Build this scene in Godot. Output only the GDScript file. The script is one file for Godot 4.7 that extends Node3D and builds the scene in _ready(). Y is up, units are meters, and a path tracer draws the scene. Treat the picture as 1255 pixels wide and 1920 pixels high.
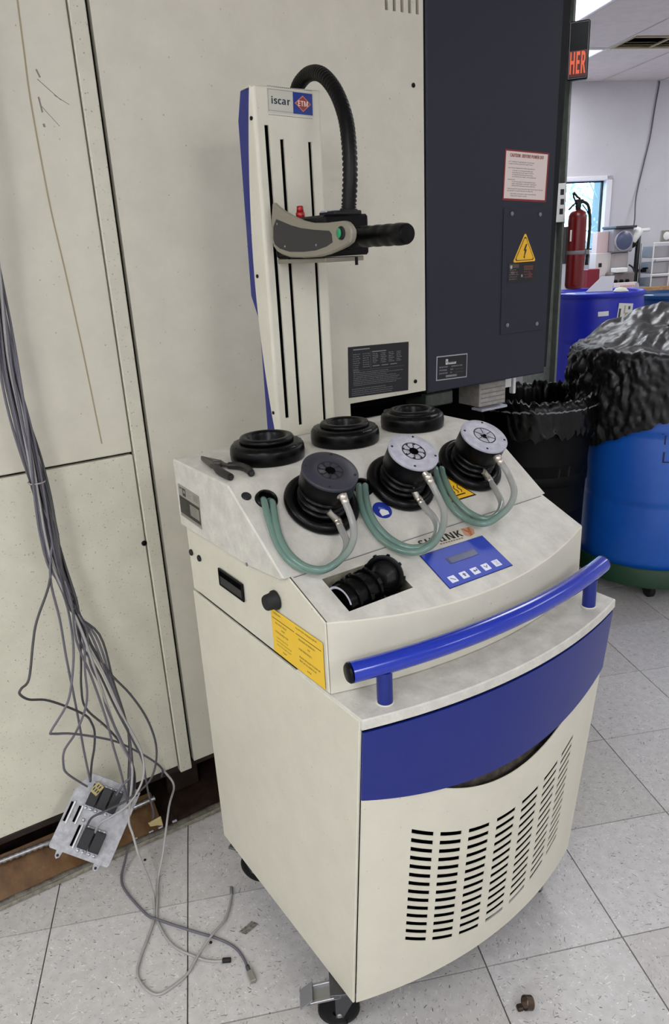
extends Node3D

# ---------------------------------------------------------------- mesh builder
class MB:
	var v := PackedVector3Array()
	var n := PackedVector3Array()
	var t := PackedVector2Array()
	var c := PackedColorArray()
	var col := Color.WHITE
	var xf := Transform3D()
	func _p(p: Vector3, q: Vector3, uv: Vector2) -> void:
		v.append(xf * p); n.append((xf.basis * q).normalized()); t.append(uv); c.append(col)
	func tri(a: Vector3, b: Vector3, d: Vector3, na: Vector3, nb: Vector3, nd: Vector3, ua := Vector2(), ub := Vector2(), ud := Vector2()) -> void:
		if (b - a).cross(d - a).dot(na + nb + nd) > 0.0:
			_p(a, na, ua); _p(d, nd, ud); _p(b, nb, ub)
		else:
			_p(a, na, ua); _p(b, nb, ub); _p(d, nd, ud)
	func quadn(a: Vector3, b: Vector3, d: Vector3, e: Vector3, na: Vector3, nb: Vector3, nd: Vector3, ne: Vector3, ua := Vector2(0, 1), ub := Vector2(1, 1), ud := Vector2(1, 0), ue := Vector2(0, 0)) -> void:
		tri(a, b, d, na, nb, nd, ua, ub, ud); tri(a, d, e, na, nd, ne, ua, ud, ue)
	func quad(a: Vector3, b: Vector3, d: Vector3, e: Vector3, nn: Vector3) -> void:
		quadn(a, b, d, e, nn, nn, nn, nn)
	func box(ce: Vector3, s: Vector3, b := 0.0) -> void:
		var h := s * 0.5
		b = minf(b, minf(h.x, minf(h.y, h.z)) * 0.9)
		for ax in 3:
			for sg in [-1.0, 1.0]:
				var u := Vector3(); var w := Vector3(); var q := Vector3()
				q[ax] = sg; u[(ax + 1) % 3] = 1.0; w[(ax + 2) % 3] = 1.0
				var o := ce + q * h[ax]
				var hu: float = h[(ax + 1) % 3] - b
				var hw: float = h[(ax + 2) % 3] - b
				quad(o - u * hu - w * hw, o + u * hu - w * hw, o + u * hu + w * hw, o - u * hu + w * hw, q)
		if b <= 0.0: return
		for ax in 3:
			var a1 := (ax + 1) % 3; var a2 := (ax + 2) % 3
			for s1 in [-1.0, 1.0]:
				for s2 in [-1.0, 1.0]:
					var e := Vector3(); e[ax] = h[ax] - b
					var p := ce; p[a1] += s1 * h[a1]; p[a2] += s2 * (h[a2] - b)
					var q := ce; q[a1] += s1 * (h[a1] - b); q[a2] += s2 * h[a2]
					var nn := Vector3(); nn[a1] = s1; nn[a2] = s2
					quad(p - e, p + e, q + e, q - e, nn.normalized())
		for sx in [-1.0, 1.0]:
			for sy in [-1.0, 1.0]:
				for sz in [-1.0, 1.0]:
					var g := Vector3(sx, sy, sz)
					var p1 := ce + g * Vector3(h.x, h.y - b, h.z - b)
					var p2 := ce + g * Vector3(h.x - b, h.y, h.z - b)
					var p3 := ce + g * Vector3(h.x - b, h.y - b, h.z)
					tri(p1, p2, p3, g.normalized(), g.normalized(), g.normalized())
	# revolve (r, y) around y
	func lathe(pr: Array, seg := 24, a0 := 0.0, a1 := TAU) -> void:
		var m := pr.size()
		for i in m - 1:
			var p: Vector2 = pr[i]; var q: Vector2 = pr[i + 1]
			if p.distance_to(q) < 1e-6: continue
			var nn := Vector2(q.y - p.y, p.x - q.x).normalized()
			var n0 := nn; var n1 := nn
			if i > 0:
				var o: Vector2 = pr[i - 1]
				var k := Vector2(p.y - o.y, o.x - p.x).normalized()
				if k.dot(nn) > 0.6: n0 = (k + nn).normalized()
			if i < m - 2:
				var o2: Vector2 = pr[i + 2]
				var k2 := Vector2(o2.y - q.y, q.x - o2.x).normalized()
				if k2.dot(nn) > 0.6: n1 = (k2 + nn).normalized()
			for j in seg:
				var t0 := a0 + (a1 - a0) * j / seg; var t1 := a0 + (a1 - a0) * (j + 1) / seg
				var c0 := Vector3(cos(t0), 0, sin(t0)); var c1 := Vector3(cos(t1), 0, sin(t1))
				var y := Vector3.UP
				var A := c0 * p.x + y * p.y; var B := c1 * p.x + y * p.y
				var C := c1 * q.x + y * q.y; var D := c0 * q.x + y * q.y
				var f0 := float(j) / seg; var f1 := float(j + 1) / seg
				var g0 := float(i) / (m - 1); var g1 := float(i + 1) / (m - 1)
				if p.x < 1e-6: tri(A, C, D, c0 * n0.x + y * n0.y, c1 * n1.x + y * n1.y, c0 * n1.x + y * n1.y, Vector2(f0, g0), Vector2(f1, g1), Vector2(f0, g1))
				elif q.x < 1e-6: tri(A, B, C, c0 * n0.x + y * n0.y, c1 * n0.x + y * n0.y, c1 * n1.x + y * n1.y, Vector2(f0, g0), Vector2(f1, g0), Vector2(f1, g1))
				else: quadn(A, B, C, D, c0 * n0.x + y * n0.y, c1 * n0.x + y * n0.y, c1 * n1.x + y * n1.y, c0 * n1.x + y * n1.y, Vector2(f0, g0), Vector2(f1, g0), Vector2(f1, g1), Vector2(f0, g1))
	func rod(a: Vector3, b: Vector3, r: float, seg := 14, bev := 0.0, r2 := -1.0) -> void:
		var old := xf
		var y := (b - a).normalized()
		var x := y.cross(Vector3(0.31, 0.2, 0.93)).normalized()
		xf = old * Transform3D(Basis(x, y, x.cross(y)), a)
		var l := a.distance_to(b)
		var e := r if r2 < 0.0 else r2
		if bev > 0.0: lathe([Vector2(0, 0), Vector2(r - bev, 0), Vector2(r, bev), Vector2(e, l - bev), Vector2(e - bev, l), Vector2(0, l)], seg)
		else: lathe([Vector2(0, 0), Vector2(r, 0), Vector2(e, l), Vector2(0, l)], seg)
		xf = old
	# sweep a circle along a path; rad: float or Array of floats
	func tube(pts: Array, rad, seg := 10, cap := true, cols := []) -> void:
		var m := pts.size()
		var prev := Vector3()
		var rings := []; var nors := []
		var u := Vector3()
		for i in m:
			var d: Vector3 = (pts[mini(i + 1, m - 1)] - pts[maxi(i - 1, 0)]).normalized()
			if i == 0:
				u = d.cross(Vector3(0.13, 0.21, 0.97)).normalized()
			else:
				u = (u - d * u.dot(d)).normalized()
			var w := d.cross(u)
			var r: float = rad[i] if rad is Array else rad
			var ring := []; var nor := []
			for j in seg:
				var a := TAU * j / seg
				var q := u * cos(a) + w * sin(a)
				ring.append(pts[i] + q * r); nor.append(q)
			rings.append(ring); nors.append(nor)
			prev = d
		for i in m - 1:
			if cols.size() > 0: col = cols[i]
			for j in seg:
				var k := (j + 1) % seg
				quadn(rings[i][j], rings[i][k], rings[i + 1][k], rings[i + 1][j], nors[i][j], nors[i][k], nors[i + 1][k], nors[i + 1][j])
		if cap:
			for e in [0, m - 1]:
				var d: Vector3 = (pts[1] - pts[0]) if e == 0 else (pts[m - 1] - pts[m - 2])
				d = -d.normalized() if e == 0 else d.normalized()
				for j in seg:
					tri(pts[e], rings[e][j], rings[e][(j + 1) % seg], d, d, d)
		col = Color.WHITE
	# extrude a polygon given in local xy along +z by d, chamfer b on both ends
	func prism(poly: Array, d: float, b := 0.0) -> void:
		var m := poly.size()
		var pp := PackedVector2Array(poly)
		if Geometry2D.is_polygon_clockwise(pp):
			pp.reverse()
		var ins := PackedVector2Array()
		var en := []
		for i in m:
			var e := (pp[(i + 1) % m] - pp[i]).normalized()
			en.append(Vector2(e.y, -e.x))
		for i in m:
			var n1: Vector2 = en[(i + m - 1) % m]; var n2: Vector2 = en[i]
			ins.append(pp[i] - (n1 + n2) / maxf(0.35, 1.0 + n1.dot(n2)) * b)
		var idx := Geometry2D.triangulate_polygon(ins if b > 0.0 else pp)
		var cap := ins if b > 0.0 else pp
		for k in range(0, idx.size(), 3):
			for e in [0.0, 1.0]:
				var z: float = d * e
				var q := Vector3(0, 0, -1.0 if e == 0.0 else 1.0)
				var A := cap[idx[k]]; var B := cap[idx[k + 1]]; var C := cap[idx[k + 2]]
				tri(Vector3(A.x, A.y, z), Vector3(B.x, B.y, z), Vector3(C.x, C.y, z), q, q, q, A, B, C)
		for i in m:
			var j := (i + 1) % m
			var a := pp[i]; var e := pp[j]
			var q3 := Vector3(en[i].x, en[i].y, 0)
			# smooth where neighbouring edges are nearly in line
			var pn: Vector2 = en[(i + m - 1) % m]; var nx: Vector2 = en[j]
			var qa := q3; var qe := q3
			if pn.dot(en[i]) > 0.75: qa = Vector3(pn.x + en[i].x, pn.y + en[i].y, 0).normalized()
			if nx.dot(en[i]) > 0.75: qe = Vector3(nx.x + en[i].x, nx.y + en[i].y, 0).normalized()
			quadn(Vector3(a.x, a.y, b), Vector3(e.x, e.y, b), Vector3(e.x, e.y, d - b), Vector3(a.x, a.y, d - b), qa, qe, qe, qa)
			if b > 0.0:
				var ia := ins[i]; var ie := ins[j]
				var q0 := (q3 + Vector3(0, 0, -1)).normalized(); var q1 := (q3 + Vector3(0, 0, 1)).normalized()
				quad(Vector3(a.x, a.y, b), Vector3(e.x, e.y, b), Vector3(ie.x, ie.y, 0), Vector3(ia.x, ia.y, 0), q0)
				quad(Vector3(a.x, a.y, d - b), Vector3(e.x, e.y, d - b), Vector3(ie.x, ie.y, d), Vector3(ia.x, ia.y, d), q1)
	# grid from a callable(u, v) -> Vector3
	func surf(nu: int, nv: int, f: Callable, closed_u := false) -> void:
		var P := []
		for i in nu + 1:
			var row := []
			for j in nv + 1: row.append(f.call(float(i) / nu, float(j) / nv))
			P.append(row)
		var N := []
		for i in nu + 1:
			var row := []
			for j in nv + 1:
				var i0 := i - 1; var i1 := i + 1
				if closed_u:
					if i0 < 0: i0 = nu - 1
					if i1 > nu: i1 = 1
				else:
					i0 = maxi(i0, 0); i1 = mini(i1, nu)
				var du: Vector3 = P[i1][j] - P[i0][j]
				var dv: Vector3 = P[i][mini(j + 1, nv)] - P[i][maxi(j - 1, 0)]
				var q := du.cross(dv)
				row.append(q.normalized() if q.length() > 1e-12 else Vector3.UP)
			N.append(row)
		for i in nu:
			for j in nv:
				quadn(P[i][j], P[i + 1][j], P[i + 1][j + 1], P[i][j + 1], N[i][j], N[i + 1][j], N[i + 1][j + 1], N[i][j + 1],
					Vector2(float(i) / nu, 1.0 - float(j) / nv), Vector2(float(i + 1) / nu, 1.0 - float(j) / nv), Vector2(float(i + 1) / nu, 1.0 - float(j + 1) / nv), Vector2(float(i) / nu, 1.0 - float(j + 1) / nv))
	func mesh() -> ArrayMesh:
		var a := []
		a.resize(Mesh.ARRAY_MAX)
		a[Mesh.ARRAY_VERTEX] = v; a[Mesh.ARRAY_NORMAL] = n; a[Mesh.ARRAY_TEX_UV] = t; a[Mesh.ARRAY_COLOR] = c
		var m := ArrayMesh.new()
		m.add_surface_from_arrays(Mesh.PRIMITIVE_TRIANGLES, a)
		return m

# ---------------------------------------------------------------- scene helpers
var used := {}
var CT := Transform3D(Basis(Vector3.UP, 0.050461), Vector3(0.45732, 0, 0.26596))   # the cart
var RT := Transform3D(Basis(Vector3.UP, -0.376027), Vector3(-0.054624, 0, 0.466792))   # the room (its floor tiles)
var M := {}
var font: SystemFont
var font_b: SystemFont
var rng := RandomNumberGenerator.new()

func numbered(s: String) -> String:
	var k: int = used.get(s, 0)
	used[s] = k + 1
	return s if k == 0 else "%s_%03d" % [s, k]

func thing(called: String, label: String, category: String, xf := Transform3D(), group := "") -> Node3D:
	var o := Node3D.new()
	o.name = numbered(called)
	add_child(o)
	o.transform = xf
	tag(o, label, category, group)
	return o

func tag(o: Node, label: String, category: String, group := "") -> void:
	o.set_meta("label", label)
	o.set_meta("category", category)
	if group != "": o.set_meta("group", group)

func part(called: String, b: MB, mat: Material, parent: Node = null, xf := Transform3D(), label := "") -> MeshInstance3D:
	return put(called, b.mesh(), mat, parent, xf, label)

func put(called: String, m: Mesh, mat: Material, parent: Node = null, xf := Transform3D(), label := "") -> MeshInstance3D:
	var o := MeshInstance3D.new()
	o.mesh = m
	o.material_override = mat
	o.cast_shadow = GeometryInstance3D.SHADOW_CASTING_SETTING_DOUBLE_SIDED
	if parent == null:
		o.name = numbered(called)
		add_child(o)
	else:
		o.name = called
		var taken := {}
		for k in parent.get_children(): taken[str(k.name)] = true
		var i := 0
		while taken.has(str(o.name)):
			i += 1
			o.name = "%s_%03d" % [called, i]
		parent.add_child(o, true)
	o.transform = xf
	if label != "": o.set_meta("label", label)
	return o

func struct(called: String, b: MB, mat: Material, xf := Transform3D()) -> MeshInstance3D:
	var o := part(called, b, mat, null, xf)
	o.set_meta("kind", "structure")
	return o

func mat(c: Color, rough := 0.6, metal := 0.0, spec := 0.5) -> StandardMaterial3D:
	var m := StandardMaterial3D.new()
	m.albedo_color = c
	m.roughness = rough
	m.metallic = metal
	m.metallic_specular = spec
	return m

func text(s: String, w: float, h: float, m: Material, parent: Node, xf: Transform3D, bold := true, called := "lettering") -> void:
	var tm := TextMesh.new()
	tm.text = s
	tm.font = font_b if bold else font
	tm.font_size = 32
	tm.pixel_size = 0.01
	tm.depth = 0.01
	tm.curve_step = 1.0
	var a := tm.get_aabb()
	var k := Vector3(w / maxf(a.size.x, 1e-4), h / maxf(a.size.y, 1e-4), 0.04)
	var ce := a.position + a.size * 0.5
	var q := Transform3D(Basis.from_scale(k), -ce * k)
	# bake the scale into the mesh so that the node keeps a plain transform
	var arr := tm.get_mesh_arrays()
	var vs: PackedVector3Array = arr[Mesh.ARRAY_VERTEX]
	for i in vs.size(): vs[i] = q * vs[i]
	arr[Mesh.ARRAY_VERTEX] = vs
	var am := ArrayMesh.new()
	am.add_surface_from_arrays(Mesh.PRIMITIVE_TRIANGLES, arr)
	put(called, am, m, parent, xf)

# catmull-rom through points
func smooth(p: Array, k := 6) -> Array:
	var out := []
	for i in p.size() - 1:
		var a: Vector3 = p[maxi(i - 1, 0)]; var b: Vector3 = p[i]; var c: Vector3 = p[i + 1]; var d: Vector3 = p[mini(i + 2, p.size() - 1)]
		for j in k: out.append(b.cubic_interpolate(c, a, d, float(j) / k))
	out.append(p[p.size() - 1])
	return out

# a frame whose z looks along n (for labels) with the given right hand direction
func face(o: Vector3, right: Vector3, nrm: Vector3) -> Transform3D:
	var z := nrm.normalized()
	var x := (right - z * right.dot(z)).normalized()
	return Transform3D(Basis(x, z.cross(x), z), o)

func plate(w: float, h: float, d := 0.0006, b := 0.0) -> MB:
	var m := MB.new()
	m.box(Vector3(0, 0, d * 0.5), Vector3(w, h, d), b)
	return m

# plate with one printed face (uv 0..1 on the +z side)
func print_plate(w: float, h: float, d := 0.0006) -> MB:
	var m := MB.new()
	var q := Vector3(0, 0, 1)
	m.quad(Vector3(-w / 2, -h / 2, d), Vector3(w / 2, -h / 2, d), Vector3(w / 2, h / 2, d), Vector3(-w / 2, h / 2, d), q)
	for s in [[1, 0], [-1, 0], [0, 1], [0, -1]]:
		var e := Vector3(s[0], s[1], 0)
		var f := Vector3(-s[1], s[0], 0)
		var ce := e * Vector3(w / 2, h / 2, 0)
		var ed := f * Vector3(w / 2, h / 2, 0)
		m.quadn(ce - ed, ce + ed, ce + ed + q * d, ce - ed + q * d, e, e, e, e, Vector2(.01, .01), Vector2(.01, .01), Vector2(.01, .01), Vector2(.01, .01))
	return m

func printed(w: int, h: int, bg: Color, ops: Array, rough := 0.5) -> StandardMaterial3D:
	var im := Image.create(w, h, false, Image.FORMAT_RGB8)
	im.fill(bg)
	var r := RandomNumberGenerator.new()
	r.seed = 11 + w * 7 + h
	for o in ops:
		match o[0]:
			"r": im.fill_rect(Rect2i(o[1], o[2], o[3], o[4]), o[5])
			"t":   # rows of small unreadable print: x, y, width, row height, rows, colour
				for k in o[5]:
					var x: int = o[1]
					var end: int = o[1] + int(o[3] * r.randf_range(0.6, 1.0))
					var y: int = o[2] + k * o[4]
					while x < end:
						var l: int = r.randi_range(2, 9)
						var hh: int = maxi(1, int(o[4] * 0.5))
						for q in range(0, l, 2):
							im.fill_rect(Rect2i(x + q, y + r.randi_range(0, 1), 1, hh - r.randi_range(0, 1)), o[6])
						im.fill_rect(Rect2i(x, y + hh / 2, l, 1), o[6])
						x += l + 2
	var m := StandardMaterial3D.new()
	m.albedo_texture = ImageTexture.create_from_image(im)
	m.roughness = rough
	return m

# painted metal: base colour with soft mottling, scuffs and dirt specks
func paint_tex(c: Color, specks: int, mott: float, seed_: int, size := 512) -> ImageTexture:
	var im := Image.create(size, size, false, Image.FORMAT_RGB8)
	var nz := FastNoiseLite.new()
	nz.seed = seed_
	nz.frequency = 0.012
	nz.fractal_octaves = 4
	var a := nz.get_seamless_image(size, size)
	var nz2 := FastNoiseLite.new()
	nz2.seed = seed_ + 5
	nz2.frequency = 0.06
	var b := nz2.get_seamless_image(size, size)
	for y in size:
		for x in size:
			var k := (a.get_pixel(x, y).r - 0.5) * mott + (b.get_pixel(x, y).r - 0.5) * mott * 0.4
			im.set_pixel(x, y, Color(c.r + k, c.g + k * 1.02, c.b + k * 0.95))
	var r := RandomNumberGenerator.new()
	r.seed = seed_
	for i in specks:
		var x := r.randi_range(0, size - 4); var y := r.randi_range(0, size - 4)
		var d := r.randf_range(0.1, 0.45)
		var p := im.get_pixel(x, y)
		var q := p.lerp(Color(0.25, 0.2, 0.15), d)
		im.fill_rect(Rect2i(x, y, r.randi_range(1, 2), r.randi_range(1, 2)), q)
	return ImageTexture.create_from_image(im)

func painted(c: Color, specks: int, mott: float, seed_: int, scale := 2.0, rough := 0.42) -> StandardMaterial3D:
	var m := StandardMaterial3D.new()
	m.albedo_texture = paint_tex(c, specks, mott, seed_)
	m.roughness = rough
	m.uv1_triplanar = true
	m.uv1_scale = Vector3.ONE * scale
	return m

func tile_tex() -> ImageTexture:
	var s := 1024
	var im := Image.create(s, s, false, Image.FORMAT_RGB8)
	var nz := FastNoiseLite.new()
	nz.seed = 3
	nz.frequency = 0.02
	nz.fractal_octaves = 3
	var a := nz.get_seamless_image(s, s)
	for y in s:
		for x in s:
			var k := (a.get_pixel(x, y).r - 0.5) * 0.07
			im.set_pixel(x, y, Color(0.735 + k, 0.725 + k, 0.715 + k))
	var r := RandomNumberGenerator.new()
	r.seed = 21
	for i in 5200:
		var p := Vector2(r.randf() * s, r.randf() * s)
		var ang := r.randfn(0.5, 0.7)
		var l := r.randf_range(2, 11) if r.randf() < 0.85 else r.randf_range(8, 22)
		var wd := r.randi_range(1, 3)
		var shade := r.randf()
		var c := Color(0.9, 0.89, 0.88)
		if shade < 0.42: c = Color(0.6, 0.59, 0.575)
		elif shade < 0.6: c = Color(0.42, 0.4, 0.38)
		elif shade < 0.7: c = Color(0.22, 0.2, 0.19)
		var al := r.randf_range(0.45, 0.95)
		for k in int(l):
			var q := p + Vector2(cos(ang), sin(ang)) * k
			for e in wd:
				var x := int(q.x) % s; var y := (int(q.y) + e) % s
				if x < 0: x += s
				if y < 0: y += s
				im.set_pixel(x, y, im.get_pixel(x, y).lerp(c, al))
	return ImageTexture.create_from_image(im)

func materials() -> void:
	font = SystemFont.new(); font.font_names = PackedStringArray(["Droid Sans"])
	font_b = SystemFont.new(); font_b.font_names = PackedStringArray(["Droid Sans"]); font_b.font_weight = 700
	M.cream = painted(Color(0.80, 0.785, 0.715), 90, 0.03, 7, 1.4)
	M.cream_dirty = painted(Color(0.79, 0.78, 0.705), 1500, 0.04, 8, 1.6)
	M.cart = painted(Color(0.81, 0.795, 0.725), 70, 0.025, 12, 2.0, 0.4)
	M.cart_top = painted(Color(0.775, 0.765, 0.725), 420, 0.1, 15, 3.6, 0.45)
	M.blue = mat(Color(0.02, 0.115, 0.45), 0.36)
	M.handle = mat(Color(0.005, 0.165, 0.64), 0.22)
	M.handle.clearcoat_enabled = true; M.handle.clearcoat = 0.6; M.handle.clearcoat_roughness = 0.12
	M.panel_blue = mat(Color(0.13, 0.24, 0.66), 0.35)
	M.dark = mat(Color(0.165, 0.172, 0.212), 0.5, 0.0, 0.35)
	M.dark2 = mat(Color(0.085, 0.09, 0.105), 0.5, 0.0, 0.3)
	M.black = mat(Color(0.013, 0.013, 0.015), 0.33, 0.0, 0.3)
	M.rubber = mat(Color(0.014, 0.014, 0.017), 0.3, 0.0, 0.3)
	M.matte = mat(Color(0.05, 0.05, 0.05), 0.7)
	M.void = mat(Color(0.02, 0.02, 0.022), 0.9, 0.0, 0.1)
	M.white = mat(Color(0.86, 0.86, 0.85), 0.5)
	M.steel = mat(Color(0.62, 0.62, 0.62), 0.35, 0.85)
	M.plate_grey = painted(Color(0.66, 0.66, 0.7), 300, 0.12, 31, 9.0, 0.45)
	M.plate_dark = mat(Color(0.17, 0.17, 0.21), 0.45)
	M.brass = mat(Color(0.76, 0.73, 0.68), 0.3, 0.7)
	M.arm_grey = mat(Color(0.52, 0.5, 0.44), 0.45)
	M.ink = mat(Color(0.1, 0.1, 0.1), 0.6)
	M.yellow = mat(Color(0.93, 0.72, 0.15), 0.5)
	M.red = mat(Color(0.62, 0.04, 0.06), 0.3)
	M.wire = mat(Color(0.37, 0.36, 0.39), 0.5)
	M.wire_dark = mat(Color(0.25, 0.245, 0.25), 0.5)
	M.wire_light = mat(Color(0.6, 0.59, 0.58), 0.5)
	M.brown = painted(Color(0.36, 0.25, 0.125), 900, 0.16, 41, 3.0, 0.35)
	M.rust = painted(Color(0.16, 0.11, 0.08), 600, 0.1, 43, 4.0, 0.5)
	M.lip = painted(Color(0.33, 0.31, 0.27), 1500, 0.3, 44, 5.0, 0.5)
	M.drum_royal = painted(Color(0.03, 0.1, 0.64), 100, 0.03, 51, 1.0, 0.38)
	M.drum_sky = painted(Color(0.06, 0.33, 0.69), 200, 0.05, 52, 1.0, 0.36)
	M.drum_teal = painted(Color(0.04, 0.24, 0.42), 100, 0.03, 53, 1.0, 0.4)
	M.green = mat(Color(0.06, 0.22, 0.12), 0.55)
	M.bag = mat(Color(0.045, 0.043, 0.05), 0.36)
	M.bag.rim_enabled = true; M.bag.rim = 0.5
	M.liner = mat(Color(0.012, 0.012, 0.014), 0.3, 0.0, 0.4)
	M.wall = painted(Color(0.775, 0.765, 0.785), 30, 0.02, 61, 0.5, 0.8)
	M.ceil = painted(Color(0.84, 0.8, 0.8), 500, 0.04, 62, 1.2, 0.85)
	M.frame = mat(Color(0.88, 0.87, 0.9), 0.5)
	M.post = painted(Color(0.42, 0.44, 0.41), 300, 0.1, 63, 2.0, 0.55)
	M.wood = painted(Color(0.62, 0.47, 0.3), 300, 0.14, 64, 3.0, 0.55)
	M.hose = mat(Color(1, 1, 1, 0.72), 0.16)
	M.hose.vertex_color_use_as_albedo = true
	M.hose.transparency = BaseMaterial3D.TRANSPARENCY_ALPHA
	M.grey_plastic = painted(Color(0.62, 0.62, 0.63), 500, 0.14, 66, 8.0, 0.45)
	M.rawgrey = mat(Color(0.45, 0.45, 0.46), 0.5)

func area(xf: Transform3D, w: float, h: float, e: float, c: Color) -> void:
	var l := AreaLight3D.new()
	l.name = numbered("ceiling_light_source")
	l.area_size = Vector2(w, h)
	l.light_energy = e
	l.light_color = c
	l.area_range = 30.0
	l.shadow_enabled = true
	add_child(l)
	l.transform = xf

const TROFFERS := [[0, 0, 0.7], [-1, 1, 0.75], [-6, 0, 1.0], [4, 1, 0.9], [3, 3, 0.8], [-2, 3, 0.5], [-10, 2, 0.8], [2, 5, 0.5], [-10, 6, 2.0], [-6, 6, 0.7], [-2, 7, 1.0], [-6, 8, 1.9], [-10, 8, 2.0], [-2, 8, 1.3], [2, 7, 0.8]]

func cell(iu: int, iv: int) -> Vector3:   # corner of a ceiling cell (0.61 x 1.2 m)
	return Vector3(3.79 + 0.61 * iu, 2.74, -6.113 + 1.2 * iv)

func _ready() -> void:
	rng.seed = 5
	# ---- camera
	var cam := Camera3D.new()
	cam.name = "camera"
	cam.fov = 69.9188
	cam.near = 0.05
	cam.far = 100.0
	add_child(cam)
	cam.transform = Transform3D(Basis(Vector3(0.84547142, -0.04902512, 0.53176557), Vector3(0.21931716, 0.9398013, -0.26205631), Vector3(-0.48690663, 0.33818643, 0.80532719)), Vector3(0, 1.40818, 1.60714))
	cam.current = true
	# ---- sky and exposure
	var we := WorldEnvironment.new()
	we.name = "world_environment"
	var env := Environment.new()
	env.background_mode = Environment.BG_SKY
	var sky := Sky.new()
	var sm := ProceduralSkyMaterial.new()
	sm.sky_top_color = Color(0.55, 0.75, 0.95)
	sm.sky_horizon_color = Color(0.78, 0.95, 1.0)
	sm.ground_bottom_color = Color(0.4, 0.42, 0.4)
	sm.ground_horizon_color = Color(0.8, 0.88, 0.9)
	sm.sky_energy_multiplier = 2.5
	sky.sky_material = sm
	env.sky = sky
	env.tonemap_mode = Environment.TONE_MAPPER_LINEAR
	env.tonemap_exposure = 1.0
	env.sdfgi_enabled = true
	env.ssao_enabled = true
	env.ssil_enabled = true
	we.environment = env
	add_child(we)
	# ---- ceiling lights: an area light just under each glowing troffer
	for t in TROFFERS:
		var p := cell(t[0], t[1]) + Vector3(-0.305, -0.03, 0.6)
		area(RT * Transform3D(Basis(Vector3.RIGHT, -PI / 2), p), 1.1 * 0.5, 1.1, 2.9 * t[2], Color(0.97, 0.985, 1.0))
	materials()
	room()
	machine()
	cart()
	cups_and_rings()
	loose_on_cart()
	relay_and_cables()
	background()
	bench_things()

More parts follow.
